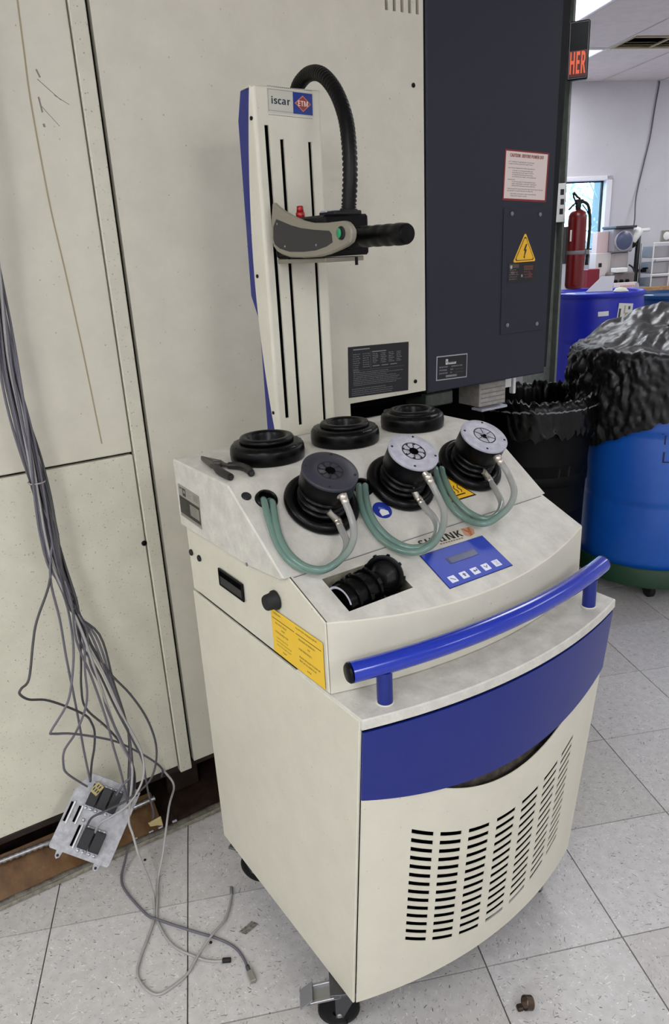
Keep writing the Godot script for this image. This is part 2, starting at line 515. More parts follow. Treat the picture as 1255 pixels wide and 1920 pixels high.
# ---------------------------------------------------------------- room
func room() -> void:
	var U0 := -4.14; var U1 := 6.23; var V0 := -6.113; var V1 := 4.687
	# floor: a slab with single vinyl tiles on it
	var b := MB.new()
	b.box(Vector3((U0 + U1) / 2, -0.054, (V0 + V1) / 2), Vector3(U1 - U0 + 0.4, 0.1, V1 - V0 + 0.4))
	var fl := struct("floor", b, mat(Color(0.2, 0.185, 0.17), 0.8), RT)
	var tm := StandardMaterial3D.new()
	tm.albedo_texture = tile_tex()
	tm.roughness = 0.42
	var tm2 := tm.duplicate()
	tm2.albedo_color = Color(0.965, 0.96, 0.955)
	var L := 0.3048
	var vars := []
	for k in 6:
		var q := MB.new()
		var h := L / 2 - 0.0007
		var uv := Vector2((k % 3) * 0.27, (k / 3) * 0.45)
		var e := 0.0008
		var Y := Vector3.UP
		var cs := [Vector2(-1, -1), Vector2(1, -1), Vector2(1, 1), Vector2(-1, 1)]
		var tp := []; var bt := []; var uvs := []
		for c in cs:
			tp.append(Vector3(c.x * (h - e), 0, c.y * (h - e)))
			bt.append(Vector3(c.x * h, -0.004, c.y * h))
			uvs.append(uv + (c * 0.5 + Vector2(0.5, 0.5)) * 0.5)
		q.quadn(tp[0], tp[1], tp[2], tp[3], Y, Y, Y, Y, uvs[0], uvs[1], uvs[2], uvs[3])
		for i in 4:
			var j := (i + 1) % 4
			var o: Vector3 = (tp[i] + tp[j]); o.y = 0
			q.quadn(tp[i], tp[j], bt[j], bt[i], o.normalized(), o.normalized(), o.normalized(), o.normalized(), uvs[i], uvs[j], uvs[j], uvs[i])
		vars.append(q.mesh())
	var rest := MB.new()
	var i0 := int(floor(U0 / L)); var i1 := int(ceil(U1 / L)); var j0 := int(floor(V0 / L)); var j1 := int(ceil(V1 / L))
	for i in range(i0, i1):
		for j in range(j0, j1):
			var p := Vector3((i + 0.5) * L, rng.randf_range(-0.0003, 0.0003), (j + 0.5) * L)
			var turn := (rng.randi() % 4) * PI / 2
			var k := rng.randi() % 6
			var m: StandardMaterial3D = tm if rng.randf() < 0.6 else tm2
			if i >= -3 and i <= 11 and j >= -14 and j <= 4:
				put("floor_tile", vars[k], m, fl, Transform3D(Basis(Vector3.UP, turn), p))
			else:
				var h := L / 2 - 0.0007
				var uv := Vector2((k % 3) * 0.27, (k / 3) * 0.45)
				rest.quadn(p + Vector3(-h, 0, -h), p + Vector3(h, 0, -h), p + Vector3(h, 0, h), p + Vector3(-h, 0, h), Vector3.UP, Vector3.UP, Vector3.UP, Vector3.UP, uv, uv + Vector2(.5, 0), uv + Vector2(.5, .5), uv + Vector2(0, .5))
	var rs := part("floor_tile_field", rest, tm, fl)
	rs.set_meta("kind", "stuff")
	# walls
	var H := 2.74
	var W := 2.93
	b = MB.new()
	var wu0 := 2.9; var wu1 := 4.575; var wy0 := 1.23; var wy1 := 1.94
	b.box(Vector3((U0 + wu0) / 2, W / 2, V0 - 0.1), Vector3(wu0 - U0, W, 0.2))
	b.box(Vector3((wu1 + U1) / 2, W / 2, V0 - 0.1), Vector3(U1 - wu1, W, 0.2))
	b.box(Vector3((wu0 + wu1) / 2, wy0 / 2, V0 - 0.1), Vector3(wu1 - wu0, wy0, 0.2))
	b.box(Vector3((wu0 + wu1) / 2, (wy1 + W) / 2, V0 - 0.1), Vector3(wu1 - wu0, W - wy1, 0.2))
	struct("wall_back", b, M.wall, RT)
	b = MB.new(); b.box(Vector3((U0 + U1) / 2, W / 2, V1 + 0.1), Vector3(U1 - U0, W, 0.2)); struct("wall_front", b, M.wall, RT)
	b = MB.new(); b.box(Vector3(U0 - 0.1, W / 2, (V0 + V1) / 2), Vector3(0.2, W, V1 - V0 + 0.4)); struct("wall_left", b, M.wall, RT)
	b = MB.new(); b.box(Vector3(U1 + 0.1, W / 2, (V0 + V1) / 2), Vector3(0.2, W, V1 - V0 + 0.4)); struct("wall_right", b, M.wall, RT)
	# window: white reveal and frame, dark gasket, pane
	b = MB.new()
	var f := 0.06
	b.box(Vector3(wu1 - f / 2, (wy0 + wy1) / 2, V0 - 0.02), Vector3(f, wy1 - wy0, 0.1), 0.004)
	b.box(Vector3(wu0 + f / 2, (wy0 + wy1) / 2, V0 - 0.02), Vector3(f, wy1 - wy0, 0.1), 0.004)
	b.box(Vector3((wu0 + wu1) / 2, wy1 - 0.02, V0 - 0.02), Vector3(wu1 - wu0, 0.04, 0.1), 0.004)
	b.box(Vector3((wu0 + wu1) / 2, wy0 + 0.02, V0 - 0.0), Vector3(wu1 - wu0, 0.04, 0.16), 0.004)
	var w := struct("window_1", b, M.frame, RT)
	var g := MB.new()
	g.box(Vector3(wu1 - f - 0.006, (wy0 + wy1) / 2, V0 - 0.05), Vector3(0.012, wy1 - wy0 - 0.08, 0.03))
	g.box(Vector3(wu0 + f + 0.006, (wy0 + wy1) / 2, V0 - 0.05), Vector3(0.012, wy1 - wy0 - 0.08, 0.03))
	g.box(Vector3((wu0 + wu1) / 2, wy1 - 0.046, V0 - 0.05), Vector3(wu1 - wu0 - 2 * f, 0.012, 0.03))
	g.box(Vector3((wu0 + wu1) / 2, wy0 + 0.046, V0 - 0.05), Vector3(wu1 - wu0 - 2 * f, 0.012, 0.03))
	g.box(Vector3(3.72, (wy0 + wy1) / 2, V0 - 0.05), Vector3(0.03, wy1 - wy0 - 0.1, 0.03))
	part("gasket", g, M.dark2, w)
	var gm := mat(Color(0.9, 0.97, 1.0, 0.08), 0.02)
	gm.transparency = BaseMaterial3D.TRANSPARENCY_ALPHA
	for k in 2:
		var pn := MB.new()
		var a0 := wu0 + f + 0.012 if k == 0 else 3.735
		var a1 := 3.705 if k == 0 else wu1 - f - 0.012
		pn.quad(Vector3(a0, wy0 + .05, V0 - .06), Vector3(a1, wy0 + .05, V0 - .06), Vector3(a1, wy1 - .05, V0 - .06), Vector3(a0, wy1 - .05, V0 - .06), Vector3(0, 0, 1))
		part("pane", pn, gm, w)
	# ceiling: a plenum slab, a T-bar grid and lay-in tiles
	b = MB.new()
	b.box(Vector3((U0 + U1) / 2, H + 0.12, (V0 + V1) / 2), Vector3(U1 - U0 + 0.4, 0.16, V1 - V0 + 0.4))
	var ce := struct("ceiling", b, M.ceil, RT)
	var tl := MB.new()
	tl.box(Vector3(0, 0.006, 0), Vector3(0.596, 0.012, 1.186), 0.003)
	var tlm := tl.mesh()
	var bars := MB.new()
	var open := {}
	for t in TROFFERS: open["%d,%d" % [t[0], t[1]]] = true
	open["1,1"] = true
	for iu in range(-12, 5):
		for iv in 9:
			if open.has("%d,%d" % [iu, iv]): continue
			var p := cell(iu, iv) + Vector3(-0.305, 0.004 + rng.randf_range(0, 0.004), 0.6)
			put("ceiling_tile", tlm, M.ceil, ce, Transform3D(Basis(Vector3.FORWARD, rng.randf_range(-0.004, 0.004)), p))
	for iu in range(-13, 5): bars.box(Vector3(3.79 + 0.61 * iu, H + 0.005, (V0 + V1) / 2), Vector3(0.022, 0.01, V1 - V0))
	for iv in range(1, 9): bars.box(Vector3((U0 + U1) / 2, H + 0.0045, V0 + 1.2 * iv), Vector3(U1 - U0, 0.009, 0.022))
	part("grid_bars", bars, mat(Color(0.8, 0.77, 0.76), 0.7), ce)
	# troffers
	var em := mat(Color(0.9, 0.9, 0.9), 0.5)
	em.emission_enabled = true
	em.emission = Color(0.98, 0.99, 1.0)
	em.emission_energy_multiplier = 1.6
	var names := ["ceiling light panel nearest the back wall", "second ceiling light panel out from the back wall beside the black sign"]
	for k in TROFFERS.size():
		var t: Array = TROFFERS[k]
		var lb: String = names[k] if k < 2 else "ceiling light panel among the rows over the open floor"
		var o := thing("ceiling_light", "white fluorescent " + lb, "ceiling light", RT * Transform3D(Basis(), cell(t[0], t[1]) + Vector3(-0.305, 0, 0.6)), "" if k < 2 else "ceiling lights over the floor")
		var fr := MB.new()
		for s in [-1.0, 1.0]:
			fr.box(Vector3(s * 0.287, 0.012, 0), Vector3(0.02, 0.03, 1.18), 0.002)
			fr.box(Vector3(0, 0.012, s * 0.58), Vector3(0.554, 0.03, 0.02), 0.002)
		fr.box(Vector3(0, 0.028, 0), Vector3(0.59, 0.01, 1.18))
		part("frame", fr, M.frame, o)
		var df := MB.new()
		df.box(Vector3(0, 0.006, 0), Vector3(0.552, 0.006, 1.138))
		part("diffuser", df, em, o)
	# supply grille beside the far light: broken louvres
	var vt := thing("ceiling_vent", "stained ceiling vent with dark open louvres beside the far light panel", "ceiling vent", RT * Transform3D(Basis(), cell(1, 1) + Vector3(-0.305, 0, 0.165)))
	var vm := mat(Color(0.66, 0.61, 0.5), 0.6)
	var fr2 := MB.new()
	for s in [-1.0, 1.0]:
		fr2.box(Vector3(s * 0.29, 0.002, 0), Vector3(0.02, 0.012, 0.33), 0.002)
		fr2.box(Vector3(0, 0.002, s * 0.155), Vector3(0.56, 0.012, 0.02), 0.002)
	fr2.box(Vector3(0.02, 0.002, 0), Vector3(0.02, 0.012, 0.29), 0.002)
	part("frame", fr2, vm, vt)
	var bk := MB.new(); bk.box(Vector3(0, 0.034, 0), Vector3(0.58, 0.008, 0.32)); part("backing", bk, M.void, vt)
	for k in 4:
		for s in [-1.0, 1.0]:
			if s < 0.0 and k >= 2: continue
			var sl := MB.new()
			sl.box(Vector3(), Vector3(0.25, 0.002, 0.07))
			part("louvre", sl, vm, vt, Transform3D(Basis(Vector3.RIGHT, 0.35), Vector3(0.145 * s + 0.01, 0.014, -0.105 + 0.07 * k)))
	var ft := MB.new(); ft.box(Vector3(0, 0.008, 0), Vector3(0.596, 0.012, 0.85), 0.003)
	put("ceiling_tile", ft.mesh(), M.ceil, ce, Transform3D(Basis(), cell(1, 1) + Vector3(-0.305, 0.002, 0.765)))

# ---------------------------------------------------------------- the big machine
func poly_xy(a: Array) -> Array:
	return a

func machine() -> void:
	var o := thing("machining_center", "huge cream machine tool enclosure with a dark control cabinet at its right end", "machine", Transform3D(Basis(), Vector3(0, 0, 0)))
	var z0 := -0.02
	# sheet panels, each a slab 20 mm thick whose front is z = 0
	var b := MB.new(); b.box(Vector3(-0.4245, (0.9995 + 2.3) / 2, z0 / 2), Vector3(1.745, 2.3 - 0.9995, 0.02), 0.0025); part("upper_side_panel", b, M.cream, o)
	b = MB.new(); b.box(Vector3(-0.4245, (0.139 + 0.9935) / 2, z0 / 2), Vector3(1.745, 0.9935 - 0.139, 0.02), 0.0025); part("lower_side_panel", b, M.cream_dirty, o)
	b = MB.new(); b.box(Vector3((0.4505 + 0.4825) / 2, 1.209, z0 / 2 + 0.002), Vector3(0.032, 2.182, 0.024), 0.002); part("corner_post", b, M.cream_dirty, o)
	b = MB.new(); b.box(Vector3((0.4915 + 1.0375) / 2, 0.57825, z0 / 2), Vector3(0.546, 0.8865, 0.02))
	# right hand panel with five open vent slots at its top
	var xs := [0.4915]
	for k in 5:
		var x := 1.1835 + 0.0225 * k
		xs.append(x - 0.0045); xs.append(x + 0.0045)
	xs.append(1.291)
	for k in range(0, xs.size() - 1):
		var x0: float = xs[k]; var x1: float = xs[k + 1]
		var slot := k % 2 == 1
		b.box(Vector3((x0 + x1) / 2, (1.0215 + (1.9215 if slot else 2.3)) / 2, z0 / 2), Vector3(x1 - x0, (1.9215 if slot else 2.3) - 1.0215, 0.02))
		if slot: b.box(Vector3((x0 + x1) / 2, 2.2, z0 / 2), Vector3(x1 - x0, 0.2, 0.02))
	part("main_panel", b, M.cream, o, Transform3D(), "wide cream door panel with vent slots at the top")
	# the frame behind, dark between the panels
	b = MB.new()
	b.box(Vector3(0.005, 1.64, -0.6), Vector3(2.59, 1.28, 1.14))
	b.box(Vector3(-0.13, 0.56, -0.6), Vector3(2.32, 0.88, 1.14))
	b.box(Vector3(1.41, 0.56, -0.735), Vector3(0.76, 0.88, 0.87))
	b.box(Vector3(1.545, 1.64, -0.74), Vector3(0.49, 1.28, 0.86))
	part("frame", b, M.void, o)
	b = MB.new(); b.box(Vector3(1.045, 0.9, -0.05), Vector3(0.012, 0.24, 0.05), 0.002); part("bracket", b, M.white, o)
	b = MB.new(); b.box(Vector3(1.16, 0.965, -0.012), Vector3(0.17, 0.012, 0.02), 0.002); part("rail", b, M.rawgrey, o)
	b = MB.new(); b.box(Vector3(1.18, 0.96, -0.01), Vector3(0.05, 0.05, 0.02), 0.004); part("cover_block", b, M.rawgrey, o)
	# screws
	for p in [Vector3(1.2586, 1.7723, 0), Vector3(1.2545, 1.0519, 0)]:
		b = MB.new(); b.rod(p, p + Vector3(0, 0, 0.003), 0.0055, 12, 0.001); part("screw", b, M.black, o)
	b = MB.new(); b.rod(Vector3(0.4437, 0.779, 0), Vector3(0.4437, 0.779, 0.004), 0.0065, 12, 0.001); part("screw", b, M.black, o)
	# a dried trickle and knocks on the upper side panel
	var st := mat(Color(0.62, 0.575, 0.46), 0.6)
	var tr := MB.new()
	var tp := []
	for q in [Vector2(0.362, 1.88), Vector2(0.358, 1.78), Vector2(0.355, 1.7), Vector2(0.356, 1.6), Vector2(0.359, 1.5), Vector2(0.366, 1.4), Vector2(0.372, 1.3), Vector2(0.377, 1.2), Vector2(0.381, 1.1), Vector2(0.384, 1.03)]: tp.append(Vector3(q.x, q.y, 0))
	var sp := smooth(tp, 5)
	for i in sp.size() - 1:
		var ww := Vector3(0.0016, 0, 0)
		var up := Vector3(0, 0, 0.0004)
		tr.quad(sp[i] - ww + up, sp[i] + ww + up, sp[i + 1] + ww + up, sp[i + 1] - ww + up, Vector3(0, 0, 1))
	part("trickle_stain", tr, st, o)
	var sc := MB.new()
	var sm := mat(Color(0.5, 0.48, 0.45), 0.7)
	for q in [[0.3765, 1.742, 0.003, 0.014, 0.35], [0.3715, 1.69, 0.003, 0.026, 0.1], [0.392, 1.716, 0.0012, 0.05, 0.85], [0.412, 1.7, 0.001, 0.03, 1.05], [0.386, 1.672, 0.001, 0.045, 0.7], [0.372, 1.655, 0.004, 0.006, 0.2]]:
		var old := sc.xf
		sc.xf = Transform3D(Basis(Vector3(0, 0, 1), q[4]), Vector3(q[0], q[1], 0))
		sc.box(Vector3(0, 0, 0.0002), Vector3(q[2], q[3], 0.0004))
		sc.xf = old
	part("knock_marks", sc, sm, o)
	# labels
	var dk := Color(0.045, 0.045, 0.055); var lt := Color(0.55, 0.55, 0.55)
	var ops := [["r", 24, 14, 80, 6, lt], ["t", 24, 40, 38, 12, 9, lt], ["t", 70, 40, 34, 12, 7, lt], ["r", 115, 34, 70, 5, lt]]
	for k in 4: ops.append(["t", 118 + k * 40, 46, 26, 10, 6, Color(0.65, 0.65, 0.65)])
	for k in 3: ops.append(["r", 118 + k * 44, 114, 34, 4, lt])
	ops.append(["r", 20, 132, 256, 1, lt]); ops.append(["r", 108, 30, 1, 100, lt]); ops.append(["r", 20, 30, 1, 102, Color(0.3, 0.3, 0.3)])
	ops.append(["t", 24, 142, 245, 10, 8, lt]); ops.append(["t", 16, 232, 255, 11, 4, lt])
	part("lubrication_chart", print_plate(0.196, 0.131, 0.0008), printed(300, 280, dk, ops), o, face(Vector3(1.1333, 1.0995, 0), Vector3(0.196, -0.006, 0), Vector3(0, 0, 1)), "black chart label with white table")
	# control cabinet: dark box hung on the right, its front flush with the panels
	var cab := MB.new()
	cab.xf = Transform3D(Basis(), Vector3(0, 0, -0.3))
	cab.prism([Vector2(1.3, 1.0115), Vector2(1.764, 1.0115), Vector2(1.776, 2.3), Vector2(1.3, 2.3)], 0.3, 0.004)
	var c := part("electrical_cabinet", cab, M.dark, o)
	var strip := MB.new()
	strip.xf = Transform3D(Basis(), Vector3(0, 0, -0.3))
	strip.prism([Vector2(1.768, 1.026), Vector2(1.787, 1.026), Vector2(1.824, 2.3), Vector2(1.781, 2.3)], 0.288, 0.004)
	part("hinge_side", strip, M.dark2, c)
	b = MB.new(); b.box(Vector3(1.656, 1.318, 0.0015), Vector3(0.172, 0.345, 0.003), 0.001); part("access_panel", b, M.dark, c)
	for p in [Vector2(1.599, 1.475), Vector2(1.71, 1.471), Vector2(1.594, 1.172), Vector2(1.716, 1.165)]:
		b = MB.new(); b.rod(Vector3(p.x, p.y, 0.003), Vector3(p.x, p.y, 0.007), 0.006, 12, 0.0015); part("screw", b, M.rawgrey, c)
	# red bordered warning
	var cr := Color(0.86, 0.8, 0.77); var gr := Color(0.38, 0.37, 0.36)
	part("caution_label", print_plate(0.171, 0.128, 0.0008), printed(240, 200, Color(0.5, 0.1, 0.11), [["r", 6, 6, 226, 186, cr], ["t", 22, 44, 140, 8, 2, gr], ["t", 22, 68, 190, 8, 1, gr], ["t", 44, 78, 160, 8, 4, gr], ["t", 22, 114, 60, 8, 1, gr], ["t", 44, 122, 170, 8, 3, gr], ["t", 22, 150, 190, 8, 2, gr], ["t", 40, 170, 150, 8, 2, gr]]), c, face(Vector3(1.6528, 1.571, 0), Vector3(0.171, -0.0075, 0), Vector3(0, 0, 1)), "white caution notice with red border")
	text("CAUTION : BEFORE POWER OFF", 0.13, 0.0085, mat(Color(0.5, 0.12, 0.1)), c, face(Vector3(1.654, 1.6215, 0.001), Vector3(0.171, -0.0075, 0), Vector3(0, 0, 1)))
	# yellow high voltage triangle
	var tri3 := func(s: float) -> Array:
		var r := []
		for k in 3:
			for e in 5:
				var a := PI / 2 + k * TAU / 3 + (e - 2) * 0.26
				r.append(Vector2(cos(PI / 2 + k * TAU / 3), sin(PI / 2 + k * TAU / 3)) * (s - 0.006) + Vector2(cos(a), sin(a)) * 0.006)
		return r
	var tx := Transform3D(Basis(), Vector3(1.655, 1.3715, 0.003))
	b = MB.new(); b.prism(tri3.call(0.049), 0.0008); part("warning_triangle", b, M.yellow, c, tx, "yellow high voltage triangle")
	b = MB.new(); b.prism(tri3.call(0.041), 0.0004); part("triangle_border", b, M.ink, c, tx.translated(Vector3(0, 0, 0.0008)))
	b = MB.new(); b.prism(tri3.call(0.037), 0.0004); part("triangle_field", b, M.yellow, c, tx.translated(Vector3(0, 0, 0.0011)))
	b = MB.new(); b.prism([Vector2(0.003, 0.022), Vector2(-0.006, 0.004), Vector2(-0.001, 0.0045), Vector2(-0.004, -0.013), Vector2(-0.007, -0.011), Vector2(-0.002, -0.018), Vector2(0.001, -0.010), Vector2(-0.0015, -0.012), Vector2(0.007, 0.0075), Vector2(0.0015, 0.0068), Vector2(0.008, 0.022)], 0.0004)
	part("lightning_bolt", b, M.ink, c, tx.translated(Vector3(0, 0, 0.0016)))
	var pic := [["r", 4, 4, 40, 12, Color(0.3, 0.27, 0.24)], ["r", 8, 8, 8, 10, Color(0.7, 0.68, 0.66)], ["r", 12, 26, 14, 8, Color(0.35, 0.28, 0.24)], ["t", 6, 20, 44, 7, 5, Color(0.55, 0.5, 0.48)], ["r", 66, 8, 40, 14, Color(0.28, 0.15, 0.12)], ["t", 66, 10, 44, 8, 5, Color(0.5, 0.32, 0.26)], ["r", 88, 30, 12, 16, Color(0.35, 0.16, 0.13)], ["r", 56, 36, 6, 8, Color(0.6, 0.58, 0.55)]]
	part("pictogram_label", print_plate(0.113, 0.054, 0.0008), printed(120, 60, Color(0.06, 0.05, 0.05), pic), c, face(Vector3(1.648, 1.316, 0.003), Vector3(0.113, -0.004, 0), Vector3(0, 0, 1)), "dark printed warning strip")
	# name plate
	var np := face(Vector3(1.386, 1.0752, 0), Vector3(0.113, -0.0035, 0), Vector3(0, 0, 1))
	b = plate(0.114, 0.068, 0.001, 0.0004); part("name_plate", b, mat(Color(0.62, 0.62, 0.64), 0.4), c, np, "small framed name plate")
	var wt := Color(0.62, 0.62, 0.64)
	part("name_plate_print", print_plate(0.108, 0.062, 0.0004), printed(180, 100, Color(0.03, 0.03, 0.04), [["r", 50, 12, 14, 24, Color(0.85, 0.85, 0.85)], ["r", 55, 17, 4, 14, Color(0.07, 0.07, 0.08)], ["r", 66, 26, 48, 10, Color(0.75, 0.75, 0.75)], ["t", 70, 26, 46, 10, 1, Color(0.07, 0.07, 0.08)], ["t", 12, 42, 60, 14, 3, wt], ["t", 86, 42, 80, 14, 1, wt], ["t", 80, 56, 20, 14, 2, wt], ["r", 110, 60, 54, 2, Color(0.3, 0.3, 0.3)], ["r", 110, 74, 54, 2, Color(0.3, 0.3, 0.3)], ["r", 52, 84, 70, 10, Color(0.4, 0.4, 0.42)], ["t", 54, 85, 64, 8, 1, wt]]), c, np.translated_local(Vector3(0, 0, 0.001)))
	# unit hanging under the cabinet and its brackets
	b = MB.new(); b.box(Vector3(1.634, 0.953, -0.14), Vector3(0.112, 0.075, 0.1), 0.003); part("junction_box", b, painted(Color(0.6, 0.58, 0.55), 400, 0.1, 71, 6.0), o, Transform3D(), "small grey box under the cabinet")
	for k in 4:
		b = MB.new(); b.box(Vector3(1.634, 0.929 + k * 0.014, -0.0895), Vector3(0.1, 0.003, 0.002)); part("fin", b, M.rawgrey, o)
	b = MB.new(); b.box(Vector3(1.63, 0.908, -0.1), Vector3(0.11, 0.008, 0.05), 0.002); part("bracket", b, M.plate_grey, o)
	b = MB.new(); b.box(Vector3(1.735, 0.975, -0.15), Vector3(0.06, 0.05, 0.02), 0.002); part("bracket", b, M.white, o)
	b = MB.new(); b.box(Vector3(1.79, 0.965, -0.16), Vector3(0.012, 0.085, 0.02), 0.002); part("bracket", b, M.white, o)
	b = MB.new(); b.box(Vector3(1.36, 0.985, -0.07), Vector3(0.1, 0.04, 0.1), 0.004); part("gland_box", b, painted(Color(0.2, 0.22, 0.19), 200, 0.08, 72, 6.0), o)
	# base: chip channel with brown catch sheet, conduit and battered front lip
	b = MB.new(); b.box(Vector3(-0.27, 0.0082, -0.12), Vector3(2.06, 0.016, 0.37), 0.003); part("channel_floor", b, M.rust, o)
	b = MB.new(); b.box(Vector3(-0.3, 0.066, -0.19), Vector3(2.0, 0.132, 0.02)); part("channel_back", b, M.rust, o)
	b = MB.new()
	b.xf = Transform3D(Basis(Vector3.RIGHT, 0.62), Vector3(-0.35, 0.048, 0.018))
	b.box(Vector3(), Vector3(1.44, 0.003, 0.1), 0.001)
	part("catch_sheet", b, M.brown, o, Transform3D(), "oily brown sheet in the channel")
	b = MB.new(); b.box(Vector3(0.47, 0.068, -0.06), Vector3(0.09, 0.1, 0.012), 0.002); part("stop_plate", b, M.rust, o)
	# battered lip made of an uneven strip
	var lp := MB.new()
	var nz := FastNoiseLite.new(); nz.seed = 4; nz.frequency = 9.0
	lp.surf(90, 8, func(u: float, v: float) -> Vector3:
		var x := -1.3 + 2.06 * u
		var a := v * TAU
		var k := nz.get_noise_2d(x, 1.0) * 0.003
		return Vector3(x, 0.0165 + (0.0065 + k * 0.4) * sin(a) + k, 0.062 + 0.008 * cos(a) + nz.get_noise_2d(x, 5.0) * 0.002))
	part("front_lip", lp, M.lip, o, Transform3D(), "dented oily edge strip")
	lp = MB.new()
	lp.box(Vector3(-0.27, 0.008, 0.066), Vector3(2.06, 0.014, 0.007), 0.002)
	part("lip_foot", lp, painted(Color(0.5, 0.48, 0.42), 1500, 0.2, 46, 6.0), o)
	for q in [[0.337, 0.003], [0.362, 0.004], [0.40, 0.006], [0.295, 0.003]]:
		b = MB.new(); b.box(Vector3(q[0], 0.0265, 0.06), Vector3(0.012, 0.004, q[1]), 0.001); part("swarf_chip", b, M.plate_grey, o)
	# spiral conduit lying in the channel
	var pts := []; var rad := []
	for k in 601:
		var u := k / 600.0
		pts.append(Vector3(-1.0 + 1.37 * u, 0.083 - 0.006 * sin(u * 9.0), 0.008 + 0.004 * sin(u * 7.0)))
		rad.append(0.0078 if k % 6 < 3 else 0.0058)
	b = MB.new(); b.tube(pts, rad, 10)
	part("spiral_conduit", b, mat(Color(0.6, 0.6, 0.6), 0.28, 0.8), o)
	b = MB.new(); b.box(Vector3(-0.3, 0.11, -0.035), Vector3(1.95, 0.02, 0.02), 0.003); part("sill_rail", b, M.rust, o)
	b = MB.new(); b.prism([Vector2(0, 0), Vector2(0.034, 0.004), Vector2(0.036, -0.026), Vector2(0.022, -0.018), Vector2(0.004, -0.012)], 0.004, 0.001)
	part("broken_tab", b, mat(Color(0.72, 0.66, 0.45), 0.5), o, Transform3D(Basis(), Vector3(0.33, 0.066, 0.07)))

# ---------------------------------------------------------------- the cart (its own axes: x across, z towards its front)
const CW := 0.6055
const YB := 0.11
const YT := 0.7572
const YTOP := 1.03875
const YH := 0.88285
const YN := 0.9219
const ZF := 0.57796
const ZFB := 0.51788
const ZH := 0.49599
const ZN := 0.39854
const ZS := 0.23067

func bow(x: float, d: float) -> float:
	var t := x / CW
	return d * 4.0 * t * (1.0 - t)

func zfront(x: float, y: float) -> float:
	var t := (y - YB) / (YT - YB)
	return lerpf(ZFB, ZF, t) + bow(x, lerpf(0.054, 0.0465, t))

# curved sheet between two arcs y0(x), y1(x) standing k in front of the cart's front surface
func front_sheet(x0: float, x1: float, y0: Callable, y1: Callable, k: float, th: float, nx := 40, ny := 8) -> MB:
	var b := MB.new()
	for s in [0.0, 1.0]:
		b.surf(nx, ny, func(u: float, v: float) -> Vector3:
			var x := lerpf(x0, x1, u)
			var y := lerpf(y0.call(x), y1.call(x), v)
			return Vector3(x, y, zfront(x, y) + k - th * s))
	for e in [y0, y1]:
		b.surf(nx, 1, func(u: float, v: float) -> Vector3:
			var x := lerpf(x0, x1, u)
			var y: float = e.call(x)
			return Vector3(x, y, zfront(x, y) + k - th * v))
	for x in [x0, x1]:
		b.surf(1, ny, func(u: float, v: float) -> Vector3:
			var y := lerpf(y0.call(x), y1.call(x), v)
			return Vector3(x, y, zfront(x, y) + k - th * u))
	return b

func slotted_panel() -> MB:
	var b := MB.new()
	var cols := [[.0935, .1365], [.150, .1955], [.2115, .260], [.2785, .3265], [.345, .392], [.4095, .4525], [.4655, .5045]]
	var xb := [0.006]
	var is_slot := [false]
	var brk := [0.0057]
	for c in cols: brk.append_array(c)
	brk.append(CW - 0.004)
	var strips := []
	for i in brk.size() - 1:
		var n := 4 if brk[i + 1] - brk[i] > 0.03 else 2
		for k in n: strips.append([lerpf(brk[i], brk[i + 1], float(k) / n), lerpf(brk[i], brk[i + 1], float(k + 1) / n), i % 2 == 1, k == 0, k == n - 1])
	var th := 0.0014
	var arc := func(x: float) -> float: return 1.63 * (x - 0.303) * (x - 0.303)
	var ys := func(x: float) -> Array:   # breaks from the bottom up; odd intervals are slots
		var r := [YB]
		for k in 14:
			var y: float = 0.1638 + 0.01994 * k + arc.call(x)
			r.append(y); r.append(y + 0.0094)
		r.append(minf(0.526 + 1.8 * (x - 0.303) * (x - 0.303), 0.70))
		return r
	var P := func(x: float, y: float, k: float) -> Vector3: return Vector3(x, y, zfront(x, y) - k)
	for s in strips:
		var a: Array = ys.call(s[0]); var d: Array = ys.call(s[1])
		var e := 0.002
		var n0: Vector3 = Vector3(1, 0, (zfront(s[0] + e, 0.3) - zfront(s[0] - e, 0.3)) / (2 * e)).cross(Vector3(0, 1, 0.1)) * 1.0
		var n1: Vector3 = Vector3(1, 0, (zfront(s[1] + e, 0.3) - zfront(s[1] - e, 0.3)) / (2 * e)).cross(Vector3(0, 1, 0.1))
		n0 = n0.normalized(); n1 = n1.normalized()
		if n0.z < 0: n0 = -n0; n1 = -n1
		for k in a.size() - 1:
			var hole: bool = s[2] and k % 2 == 1
			var A: Vector3 = P.call(s[0], a[k], 0); var B: Vector3 = P.call(s[1], d[k], 0); var C: Vector3 = P.call(s[1], d[k + 1], 0); var D: Vector3 = P.call(s[0], a[k + 1], 0)
			var q := Vector3(0, 0, -th)
			if not hole:
				b.quadn(A, B, C, D, n0, n1, n1, n0)
				b.quadn(A + q, B + q, C + q, D + q, -n0, -n1, -n1, -n0)
			else:
				b.quad(A, B, B + q, A + q, Vector3.UP); b.quad(D, C, C + q, D + q, Vector3.DOWN)
				if s[3]: b.quad(A, D, D + q, A + q, Vector3.RIGHT)
				if s[4]: b.quad(B, C, C + q, B + q, Vector3.LEFT)
		for k in [0, a.size() - 1]:
			var A2: Vector3 = P.call(s[0], a[k], 0); var B2: Vector3 = P.call(s[1], d[k], 0)
			b.quad(A2, B2, B2 - Vector3(0, 0, th), A2 - Vector3(0, 0, th), Vector3.DOWN if k == 0 else Vector3.UP)
	return b

